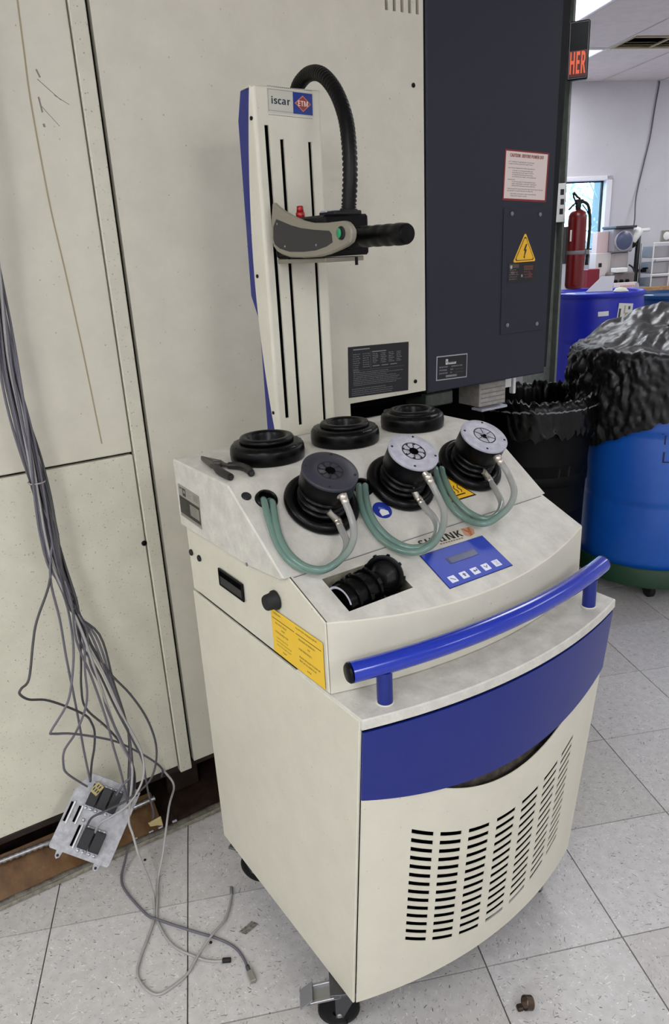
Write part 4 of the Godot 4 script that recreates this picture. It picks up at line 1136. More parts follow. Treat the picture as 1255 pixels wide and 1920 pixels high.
func carriage(o: Node3D) -> void:
	var b: MB
	var outl := [Vector2(0.0427, 1.4936), Vector2(0.058, 1.4855), Vector2(0.078, 1.4765), Vector2(0.1028, 1.4677), Vector2(0.135, 1.4582), Vector2(0.1684, 1.4522), Vector2(0.215, 1.4498), Vector2(0.2623, 1.4503), Vector2(0.2735, 1.4478), Vector2(0.282, 1.4425), Vector2(0.2875, 1.4365), Vector2(0.2888, 1.4305), Vector2(0.287, 1.423), Vector2(0.2826, 1.4165), Vector2(0.268, 1.4105), Vector2(0.247, 1.4055), Vector2(0.215, 1.399), Vector2(0.184, 1.3957), Vector2(0.14, 1.3948), Vector2(0.0934, 1.3968), Vector2(0.065, 1.402), Vector2(0.0458, 1.4086), Vector2(0.036, 1.4165), Vector2(0.0314, 1.4299), Vector2(0.034, 1.462)]
	var br := part("carriage_bracket", side_prism(outl, 0.232, 0.0125, 0.0025), M.arm_grey, o, Transform3D(), "curved grey side bracket of the sliding head")
	var ins := [Vector2(0.0543, 1.4647), Vector2(0.078, 1.4588), Vector2(0.105, 1.4515), Vector2(0.1367, 1.4454), Vector2(0.18, 1.4405), Vector2(0.2256, 1.4368), Vector2(0.2325, 1.431), Vector2(0.234, 1.4181), Vector2(0.215, 1.412), Vector2(0.1808, 1.4065), Vector2(0.14, 1.4052), Vector2(0.0947, 1.4064), Vector2(0.06, 1.413), Vector2(0.043, 1.421), Vector2(0.039, 1.4297), Vector2(0.042, 1.452)]
	part("bracket_insert", side_prism(ins, 0.2312, 0.002, 0.0005), mat(Color(0.17, 0.165, 0.165), 0.5), br)
	for p in [Vector2(1.4563, 0.058), Vector2(1.4163, 0.0806), Vector2(1.4154, 0.1848)]:
		b = MB.new(); b.rod(Vector3(0.2315, p.x, p.y), Vector3(0.2302, p.x, p.y), 0.0021, 10, 0.0004); part("screw", b, M.steel, br)
	b = MB.new(); b.rod(Vector3(0.233, 1.4316, 0.261), Vector3(0.2285, 1.4316, 0.261), 0.0108, 20, 0.0015); part("button_bezel", b, M.matte, br)
	b = MB.new(); b.rod(Vector3(0.2288, 1.4316, 0.261), Vector3(0.2245, 1.4316, 0.2600), 0.0078, 20, 0.0016); part("start_button", b, mat(Color(0.12, 0.55, 0.36), 0.35), br, Transform3D(), "green push button")
	# black head
	b = MB.new(); b.box(Vector3(0.2935, 1.4295, 0.1075), Vector3(0.097, 0.069, 0.172), 0.004); var hd := part("carriage_head", b, M.black, o, Transform3D(), "black sliding head box")
	b = MB.new(); b.box(Vector3(0.300, 1.4665, 0.165), Vector3(0.06, 0.008, 0.05), 0.002); part("head_cap", b, M.matte, hd)
	b = MB.new(); b.box(Vector3(0.29, 1.4705, 0.155), Vector3(0.04, 0.004, 0.02), 0.001); part("cap_clip", b, M.plate_grey, hd)
	b = MB.new(); b.box(Vector3(0.29, 1.3895, 0.105), Vector3(0.085, 0.008, 0.165), 0.001); part("base_plate", b, M.arm_grey, hd)
	b = MB.new(); b.rod(Vector3(0.315, 1.392, 0.188), Vector3(0.315, 1.378, 0.188), 0.003, 10); part("stop_pin", b, M.black, hd)
	b = MB.new(); b.rod(Vector3(0.27, 1.4635, 0.079), Vector3(0.27, 1.4745, 0.079), 0.0085, 16, 0.001); b.rod(Vector3(0.27, 1.4745, 0.079), Vector3(0.27, 1.4855, 0.079), 0.0068, 16, 0.001, 0.006); part("red_cap", b, M.red, hd, Transform3D(), "small red knob")
	# finger grip
	b = MB.new()
	b.xf = Transform3D(Basis(Vector3(1, 0, 0), Vector3(0, 0, 1), Vector3(0, -1, 0)), Vector3(0.294, 1.4248, 0.191))
	var pr := [Vector2(0, 0), Vector2(0.0205, 0), Vector2(0.0205, 0.004), Vector2(0.0178, 0.006), Vector2(0.0175, 0.045)]
	for k in 25:
		var t := k / 24.0
		pr.append(Vector2(0.0165 + 0.0013 * absf(sin(PI * t * 4.0)), 0.047 + 0.112 * t))
	pr.append_array([Vector2(0.0165, 0.162), Vector2(0.0145, 0.166), Vector2(0, 0.167)])
	b.lathe(pr, 26)
	part("hand_grip", b, M.black, hd, Transform3D(), "black ribbed hand grip")
	# corrugated hose
	var way := smooth([Vector3(0.312, 1.466, 0.174), Vector3(0.312, 1.48, 0.1755), Vector3(0.316, 1.527, 0.177), Vector3(0.322, 1.579, 0.169), Vector3(0.329, 1.623, 0.152), Vector3(0.337, 1.667, 0.118), Vector3(0.346, 1.701, 0.072), Vector3(0.355, 1.718, 0.025), Vector3(0.362, 1.719, -0.022), Vector3(0.366, 1.70, -0.06), Vector3(0.366, 1.64, -0.075), Vector3(0.36, 1.6, -0.065), Vector3(0.35, 1.57, -0.045)], 30)
	var rd := []
	for k in way.size(): rd.append(0.0137 if k % 5 < 3 else 0.0118)
	b = MB.new(); b.tube(way, rd, 16)
	part("corrugated_hose", b, mat(Color(0.017, 0.017, 0.019), 0.4, 0.0, 0.35), o, Transform3D(), "black corrugated conduit looping behind the column")
	b = MB.new(); b.rod(Vector3(0.312, 1.462, 0.1735), Vector3(0.312, 1.474, 0.175), 0.0165, 18, 0.002); part("hose_socket", b, M.matte, hd)

func casters(o: Node3D) -> void:
	for q in [[0.02, 0.473, -0.55, true], [0.57, 0.475, 0.5, true], [0.035, 0.05, 2.2, false], [0.57, 0.05, -0.7, false]]:
		var pos := Vector3(q[0], 0, q[1])
		var tx := Transform3D(Basis(Vector3.UP, q[2]), pos)
		var b := MB.new()   # swivel plate and fork
		b.box(Vector3(0, 0.1065, 0), Vector3(0.07, 0.005, 0.06), 0.001)
		b.xf = Transform3D(Basis(), Vector3(0, 0.094, 0)); b.lathe([Vector2(0.0, 0.01), Vector2(0.02, 0.01), Vector2(0.021, 0.0), Vector2(0.016, -0.004), Vector2(0, -0.004)], 18); b.xf = Transform3D()
		b.box(Vector3(-0.004, 0.089, 0), Vector3(0.05, 0.005, 0.04), 0.001)
		for s in [-1.0, 1.0]:
			b.xf = Transform3D(Basis(), Vector3(0, 0, s * 0.018 - 0.001))
			b.prism([Vector2(-0.026, 0.091), Vector2(0.016, 0.091), Vector2(-0.013, 0.034), Vector2(-0.027, 0.034)], 0.002)
			b.xf = Transform3D()
		var c := part("caster", b, mat(Color(0.3, 0.3, 0.31), 0.4, 0.6), o, tx, "swivel wheel under the cabinet")
		b = MB.new(); b.xf = Transform3D(Basis(Vector3.RIGHT, PI / 2), Vector3(-0.02, 0.0405, -0.0125))
		b.lathe([Vector2(0.0, 0.003), Vector2(0.012, 0.003), Vector2(0.012, 0.0), Vector2(0.03, 0.0025), Vector2(0.0385, 0.003), Vector2(0.0405, 0.006), Vector2(0.0405, 0.019), Vector2(0.0385, 0.022), Vector2(0.03, 0.0225), Vector2(0.012, 0.025), Vector2(0.012, 0.022), Vector2(0, 0.022)], 30)
		part("wheel", b, M.black, c)
		b = MB.new(); b.rod(Vector3(-0.02, 0.0405, -0.021), Vector3(-0.02, 0.0405, 0.021), 0.005, 12, 0.001); part("axle", b, M.steel, c)
		if q[3]:
			b = MB.new()
			b.xf = Transform3D(Basis(Vector3(0, 0, 1), 0.18), Vector3(-0.030, 0.086, 0))
			b.box(Vector3(-0.014, 0, -0.017), Vector3(0.06, 0.006, 0.006), 0.001); b.box(Vector3(-0.014, 0, 0.017), Vector3(0.06, 0.006, 0.006), 0.001)
			b.box(Vector3(0.014, 0, 0), Vector3(0.008, 0.01, 0.036), 0.001); b.box(Vector3(-0.041, 0, 0), Vector3(0.008, 0.006, 0.036), 0.001)
			b.box(Vector3(-0.012, -0.003, 0), Vector3(0.05, 0.002, 0.03))
			part("brake_frame", b, M.steel, c)
			b = MB.new(); b.xf = Transform3D(Basis(Vector3(0, 0, 1), 0.7), Vector3(-0.083, 0.080, 0))
			b.box(Vector3(0, -0.004, 0), Vector3(0.032, 0.003, 0.04), 0.001)
			part("brake_pedal", b, M.rawgrey, c)

# ---------------------------------------------------------------- rings and cooling cups
func cups_and_rings() -> void:
	var RINGS := [[0.1315, 0.1295, 0.0703, 0.0512, 0.0451], [0.3093, 0.1350, 0.0688, 0.0493, 0.0431], [0.488, 0.1347, 0.0672, 0.0493, 0.040]]
	var where := ["beside the pliers, left end of the row of three", "in the middle of the row by the column foot", "at the far right end of the row"]
	for k in 3:
		var q: Array = RINGS[k]
		var t := thing("holder_ring", "black stepped holder ring " + where[k], "holder ring", CT * Transform3D(Basis(), Vector3(q[0], YTOP + 0.0002, q[1])), "black holder rings on the flat top of the cart")
		var R: float = q[2]; var r: float = q[3]; var h: float = q[4]
		var b := MB.new()
		b.lathe([Vector2(0.034, 0.001), Vector2(R - 0.003, 0), Vector2(R, 0.003), Vector2(R + 0.0008, 0.014), Vector2(R, 0.024), Vector2(R - 0.002, 0.0285), Vector2(R - 0.007, 0.0322), Vector2(r + 0.006, 0.0338), Vector2(r + 0.001, 0.034), Vector2(r - 0.002, 0.0335), Vector2(r - 0.002, 0.03)], 56)
		part("base", b, M.rubber, t)
		b = MB.new()
		b.lathe([Vector2(r - 0.003, 0.033), Vector2(r - 0.003, h - 0.0115), Vector2(r, h - 0.0095), Vector2(r + 0.0006, h - 0.0055), Vector2(r - 0.0015, h - 0.0012), Vector2(r - 0.006, h), Vector2(r - 0.013, h - 0.001), Vector2(r - 0.0155, h - 0.004), Vector2(r - 0.016, h - 0.012), Vector2(r - 0.0185, h - 0.014), Vector2(r - 0.019, 0.002), Vector2(0, 0.002)], 48)
		part("neck", b, M.rubber, t)
		b = MB.new()
		for i in 8:
			var a := TAU * i / 8.0 + 0.2
			b.xf = Transform3D(Basis(Vector3.UP, -a), Vector3(cos(a) * (R - 0.0075), 0.0305, sin(a) * (R - 0.0075)))
			b.box(Vector3(), Vector3(0.006, 0.0035, 0.024), 0.0016)
		part("grip_lobes", b, M.rubber, t)
	var CUPS := [[0.1313, 0.0891, -0.0109, -0.1285, 0.0818, 0.0485, 0.0677], [0.3081, 0.0915, -0.0028, -0.0848, 0.0852, 0.0468, 0.0664], [0.4848, 0.0947, 0.0171, -0.0983, 0.0828, 0.0468, 0.0666]]
	var HO := [
		[[Vector3(0.126, 1.018, 0.386), Vector3(0.127, 0.998, 0.398), Vector3(0.124, 0.98, 0.41), Vector3(0.114, 0.966, 0.422), Vector3(0.098, 0.954, 0.431), Vector3(0.079, 0.944, 0.434), Vector3(0.059, 0.937, 0.434), Vector3(0.042, 0.932, 0.427), Vector3(0.027, 0.933, 0.407), Vector3(0.016, 0.941, 0.389), Vector3(0.012, 0.954, 0.366), Vector3(0.014, 0.971, 0.342), Vector3(0.019, 0.985, 0.323), Vector3(0.025, 1, 0.303), Vector3(0.033, 1.0135, 0.282), Vector3(0.0395, 1.011, 0.266)],
		[Vector3(0.129, 0.97, 0.361), Vector3(0.125, 0.961, 0.377), Vector3(0.12, 0.953, 0.393), Vector3(0.108, 0.944, 0.408), Vector3(0.083, 0.939, 0.426), Vector3(0.056, 0.936, 0.434), Vector3(0.038, 0.936, 0.428), Vector3(0.026, 0.939, 0.41), Vector3(0.019, 0.948, 0.389), Vector3(0.017, 0.96, 0.368), Vector3(0.02, 0.974, 0.347), Vector3(0.027, 0.988, 0.327), Vector3(0.036, 1, 0.307), Vector3(0.0445, 1.0095, 0.289), Vector3(0.0485, 1.008, 0.272)]],
		[[Vector3(0.307, 1.014, 0.392), Vector3(0.311, 0.994, 0.404), Vector3(0.305, 0.973, 0.428), Vector3(0.295, 0.959, 0.441), Vector3(0.275, 0.945, 0.455), Vector3(0.252, 0.933, 0.462), Vector3(0.23, 0.926, 0.46), Vector3(0.212, 0.923, 0.449), Vector3(0.199, 0.926, 0.422), Vector3(0.192, 0.936, 0.395), Vector3(0.19, 0.951, 0.371), Vector3(0.193, 0.969, 0.347), Vector3(0.203, 0.987, 0.323), Vector3(0.215, 1.003, 0.305), Vector3(0.226, 1.0, 0.292)],
		[Vector3(0.309, 0.967, 0.365), Vector3(0.309, 0.957, 0.381), Vector3(0.31, 0.948, 0.396), Vector3(0.302, 0.938, 0.415), Vector3(0.278, 0.931, 0.438), Vector3(0.251, 0.927, 0.45), Vector3(0.23, 0.926, 0.448), Vector3(0.214, 0.928, 0.437), Vector3(0.206, 0.933, 0.414), Vector3(0.201, 0.943, 0.392), Vector3(0.199, 0.957, 0.37), Vector3(0.204, 0.973, 0.347), Vector3(0.214, 0.990, 0.326), Vector3(0.226, 1.003, 0.309), Vector3(0.236, 0.997, 0.295)]],
		[[Vector3(0.483, 1.014, 0.393), Vector3(0.492, 0.993, 0.404), Vector3(0.481, 0.972, 0.43), Vector3(0.465, 0.958, 0.444), Vector3(0.444, 0.946, 0.451), Vector3(0.421, 0.937, 0.452), Vector3(0.394, 0.93, 0.451), Vector3(0.381, 0.928, 0.436), Vector3(0.376, 0.932, 0.409), Vector3(0.372, 0.944, 0.384), Vector3(0.374, 0.96, 0.361), Vector3(0.379, 0.976, 0.341), Vector3(0.388, 0.993, 0.321), Vector3(0.399, 0.999, 0.306), Vector3(0.403, 0.989, 0.299)],
		[Vector3(0.49, 0.968, 0.361), Vector3(0.485, 0.958, 0.379), Vector3(0.478, 0.948, 0.397), Vector3(0.467, 0.939, 0.414), Vector3(0.44, 0.934, 0.433), Vector3(0.414, 0.931, 0.441), Vector3(0.399, 0.931, 0.429), Vector3(0.393, 0.936, 0.407), Vector3(0.389, 0.946, 0.387), Vector3(0.389, 0.959, 0.366), Vector3(0.394, 0.974, 0.345), Vector3(0.401, 0.99, 0.325), Vector3(0.41, 0.998, 0.311), Vector3(0.412, 0.988, 0.302)]]]
	var FIT := [[Vector3(0.1238, 1.0249, 0.3738), Vector3(0.1238, 0.9835, 0.352)], [Vector3(0.3034, 1.0283, 0.3802), Vector3(0.306, 0.9813, 0.3533)], [Vector3(0.4834, 1.0213, 0.379), Vector3(0.484, 0.98, 0.356)]]
	var labels := ["black cooling cup with dark top plate, hose loop by the pliers end", "black cooling cup with grey metal top plate between the other two cups", "black cooling cup with grey metal top plate at the right edge of the slope"]
	var clear := Color(0.62, 0.62, 0.6).srgb_to_linear(); var green := Color(0.42, 0.54, 0.49).srgb_to_linear()
	for k in 3:
		var q: Array = CUPS[k]
		var base := Transform3D(Basis(Vector3.RIGHT, N1, D1), s1p(q[0], q[1], 0.0002))
		var t := thing("cooling_cup", labels[k], "cooling cup", CT * base, "black cooling cups on the sloping cover")
		var b := MB.new()
		var R: float = q[6]
		b.lathe([Vector2(0.03, 0.0005), Vector2(R - 0.004, 0.0003), Vector2(R, 0.004), Vector2(R + 0.0003, 0.0085), Vector2(R - 0.0025, 0.0145), Vector2(R - 0.008, 0.0185), Vector2(R - 0.014, 0.0185), Vector2(R - 0.019, 0.0155), Vector2(R - 0.021, 0.012)], 56)
		part("flange", b, M.rubber, t, Transform3D(), "thick rolled black base flange")
		var ax: Vector3 = (N1 + Vector3.RIGHT * q[2] + D1 * q[3]).normalized()
		var lx: Vector3 = base.basis.inverse() * ax
		var bx := (Vector3.RIGHT - lx * Vector3.RIGHT.dot(lx)).normalized()
		var bt := Transform3D(Basis(bx, lx, bx.cross(lx)), Vector3())
		var r: float = q[5]; var h: float = q[4]
		b = MB.new()
		b.lathe([Vector2(r - 0.007, 0.006), Vector2(r - 0.002, 0.009), Vector2(r - 0.001, 0.0135), Vector2(r - 0.003, 0.0165), Vector2(r - 0.009, 0.0185), Vector2(r - 0.0095, 0.0205), Vector2(r - 0.004, 0.0225), Vector2(r - 0.002, 0.0255), Vector2(r - 0.004, 0.0285), Vector2(r - 0.009, 0.0305), Vector2(r - 0.0095, 0.0325), Vector2(r - 0.0045, 0.0345), Vector2(r - 0.003, 0.0375), Vector2(r - 0.005, 0.0405), Vector2(r - 0.009, 0.0425)], 48)
		part("bellows", b, M.rubber, t, bt)
		b = MB.new()
		b.lathe([Vector2(r - 0.009, 0.0425), Vector2(r - 0.0025, 0.0435), Vector2(r - 0.0005, 0.046), Vector2(r - 0.0005, h - 0.0065), Vector2(0, h - 0.0065)], 48)
		var body := part("body", b, M.black, t, bt)
		b = MB.new()
		b.lathe([Vector2(r - 0.0005, h - 0.0066), Vector2(r + 0.0003, h - 0.0055), Vector2(r + 0.0003, h - 0.001), Vector2(r - 0.0008, h), Vector2(0.0095, h), Vector2(0.0085, h - 0.001), Vector2(0.0085, h - 0.006)], 56)
		var tp := part("top_plate", b, M.plate_dark if k == 0 else M.plate_grey, t, bt, "dark grey pierced top plate" if k == 0 else "grey metal pierced top plate")
		# segmented insert: ring groove, spokes, bore
		b = MB.new()
		b.xf = Transform3D(Basis(), Vector3(0, h, 0)); b.lathe([Vector2(0.0205, 0.0), Vector2(0.0212, 0.0005), Vector2(0.0222, 0.0005), Vector2(0.0228, 0)], 40)
		part("insert_ring", b, M.matte, tp)
		var n := 8 if k < 2 else 6
		for i in n:
			b = MB.new()
			b.xf = Transform3D(Basis(Vector3.UP, TAU * i / n + 0.25), Vector3(0, h, 0))
			b.box(Vector3(0.0145, 0.0003, 0), Vector3(0.012 if k < 2 else 0.0145, 0.0006, 0.0016 if k < 2 else 0.0012))
			if k < 2: b.prism([Vector2(0.0175, 0.0), Vector2(0.0205, 0.0), Vector2(0.0205, 0.0006), Vector2(0.0175, 0.0006)], 0.004)
			part("spoke_slot", b, M.matte, tp)
		b = MB.new(); b.xf = Transform3D(Basis(), Vector3(0, h, 0)); b.lathe([Vector2(0.0086 if k < 2 else 0.0035, 0.0004), Vector2(0, 0.0004)], 24)
		part("bore", b, M.void, tp)
		for i in 4:
			var a := TAU * i / 4.0 + 0.6
			b = MB.new(); b.rod(Vector3(cos(a) * (r - 0.006), h - 0.0005, sin(a) * (r - 0.006)), Vector3(cos(a) * (r - 0.006), h + 0.0008, sin(a) * (r - 0.006)), 0.0024, 10, 0.0004); part("screw", b, M.matte, tp)
		var inv := base.affine_inverse()
		for j in 2:
			var way := smooth(HO[k][j], 6)
			var cols := []
			for i in way.size(): cols.append(clear.lerp(green, smoothstep(0.12, 0.42, float(i) / way.size())))
			b = MB.new(); b.tube(way, 0.0061, 12, true, cols)
			part("hose", b, M.hose, t, inv, "clear hose filled with pale green coolant")
			b = MB.new()
			var f: Vector3 = FIT[k][j]; var h0: Vector3 = HO[k][j][0]; var h1: Vector3 = HO[k][j][1]
			var d: Vector3 = (h1 - h0).normalized()
			b.rod(h0 - d * 0.013, h0 - d * 0.003, 0.0075, 6, 0.0008); b.rod(h0 - d * 0.004, h0 + d * 0.004, 0.0066, 16, 0.0006)
			b.rod(f - (h0 - d * 0.009 - f).normalized() * 0.014, h0 - d * 0.009, 0.0058, 14)
			part("hose_fitting", b, M.brass, t, inv, "silvery hose coupling")

func loose_on_cart() -> void:
	# pliers lying on the flat top
	var t := thing("pliers", "needle nose pliers with black grips lying beside the left holder ring", "pliers", CT * Transform3D(Basis(), Vector3(0.03, YTOP + 0.0003, 0.12)))
	var steel := mat(Color(0.33, 0.31, 0.29), 0.35, 0.7)
	var P := func(x: float, z: float, y := 0.007) -> Vector3: return Vector3(x - 0.03, y, z - 0.12)
	for s in 2:
		var b := MB.new()
		var a: Array = [Vector2(0.0265, 0.056), Vector2(0.0295, 0.056), Vector2(0.037, 0.086), Vector2(0.0435, 0.108), Vector2(0.042, 0.126), Vector2(0.03, 0.126), Vector2(0.0285, 0.1)] if s == 0 else [Vector2(0.0265, 0.057), Vector2(0.0275, 0.1), Vector2(0.029, 0.127), Vector2(0.016, 0.131), Vector2(0.0145, 0.12), Vector2(0.02, 0.09)]
		var pl := []
		for q in a: pl.append(Vector2(q.x - 0.03, -(q.y - 0.12)))
		b.xf = Transform3D(Basis(Vector3(1, 0, 0), Vector3(0, 0, -1), Vector3(0, 1, 0)), Vector3(0, 0.002, 0))
		b.prism(pl, 0.0085, 0.0018)
		part("jaw", b, steel, t)
	var b2 := MB.new(); b2.rod(P.call(0.031, 0.117, 0.002), P.call(0.031, 0.117, 0.0125), 0.0095, 18, 0.0015); part("pivot", b2, steel, t)
	b2 = MB.new(); b2.tube(smooth([P.call(0.036, 0.119), P.call(0.037, 0.133), P.call(0.041, 0.146)], 4), 0.0042, 10); part("shank", b2, steel, t)
	for g in [[P.call(0.039, 0.143), P.call(0.0475, 0.152), P.call(0.0535, 0.164), P.call(0.0552, 0.183), P.call(0.0515, 0.204), P.call(0.046, 0.220)], [P.call(0.0205, 0.132), P.call(0.0160, 0.147), P.call(0.0120, 0.165), P.call(0.0100, 0.185), P.call(0.0095, 0.203), P.call(0.0092, 0.214)]]:
		var w := smooth(g, 5)
		var rd := []
		for i in w.size():
			var u := float(i) / (w.size() - 1)
			rd.append(0.0062 + 0.0012 * sin(PI * u) - (0.003 if i == 0 or i == w.size() - 1 else 0.0))
		b2 = MB.new(); b2.tube(w, rd, 14); part("grip", b2, mat(Color(0.09, 0.08, 0.08), 0.5), t, Transform3D(), "black rubber grip")
	# ribbed sleeve and flared cap dropped in the bin
	var c := s2p(0.090, 0.4595, -0.012)
	var axis := Vector3(0.985, 0.05, -0.16).normalized()
	var zx := axis.cross(N2).normalized()
	var tf := Transform3D(Basis(zx, axis, zx.cross(axis)), c)
	var sl := thing("ribbed_sleeve", "black ribbed sleeve with notched collars lying in the open bin", "sleeve", CT * tf)
	var b := MB.new()
	b.lathe([Vector2(0.0245, -0.036), Vector2(0.028, -0.036), Vector2(0.0285, -0.034), Vector2(0.0285, 0.036), Vector2(0.0245, 0.036), Vector2(0.0235, 0.03), Vector2(0.0235, -0.03), Vector2(0.0245, -0.036)], 36)
	part("tube", b, M.rubber, sl)
	for k in 3:
		b = MB.new()
		b.xf = Transform3D(Basis(), Vector3(0, -0.018 + 0.024 * k, 0))
		b.lathe([Vector2(0.028, -0.003), Vector2(0.0325, -0.0025), Vector2(0.0325, 0.0025), Vector2(0.028, 0.003)], 36)
		for i in 6:
			var a := TAU * i / 6.0 + 0.5 * k
			b.xf = Transform3D(Basis(Vector3.UP, -a), Vector3(cos(a) * 0.0315, -0.018 + 0.024 * k, sin(a) * 0.0315))
			b.box(Vector3(), Vector3(0.006, 0.007, 0.011), 0.001)
		part("collar", b, M.rubber, sl)
	b = MB.new(); b.xf = Transform3D(Basis(), Vector3(0, -0.0362, 0)); b.lathe([Vector2(0.0285, 0), Vector2(0.0255, -0.0006), Vector2(0.0245, 0.0)], 30, 0.6, 3.0); part("bright_rim", b, M.plate_grey, sl, Transform3D(), "bare metal rim")
	var c2 := s2p(0.1520, 0.452, 0.0)
	var ax2 := Vector3(-0.86, 0.12, 0.5).normalized()
	var zx2 := ax2.cross(N2).normalized()
	var fc := thing("flared_cap", "black flared cap with notched rim standing in the open bin", "cap", CT * Transform3D(Basis(zx2, ax2, zx2.cross(ax2)), c2))
	b = MB.new()
	b.lathe([Vector2(0, -0.012), Vector2(0.014, -0.012), Vector2(0.0335, -0.002), Vector2(0.0345, 0.002), Vector2(0.032, 0.0035), Vector2(0.0245, 0.0015)], 40)
	part("flare", b, M.rubber, fc)
	b = MB.new()
	b.lathe([Vector2(0.0245, 0.0015), Vector2(0.0235, 0.004), Vector2(0.019, 0.0155), Vector2(0.0145, 0.0225), Vector2(0, 0.0235)], 36)
	part("dome", b, mat(Color(0.065, 0.06, 0.06), 0.3), fc)
	b = MB.new()
	for i in 9:
		var a := TAU * i / 9.0
		b.xf = Transform3D(Basis(Vector3.UP, -a), Vector3(cos(a) * 0.0345, 0, sin(a) * 0.0345)); b.box(Vector3(), Vector3(0.004, 0.005, 0.006), 0.001)
	part("rim_lugs", b, M.rubber, fc)

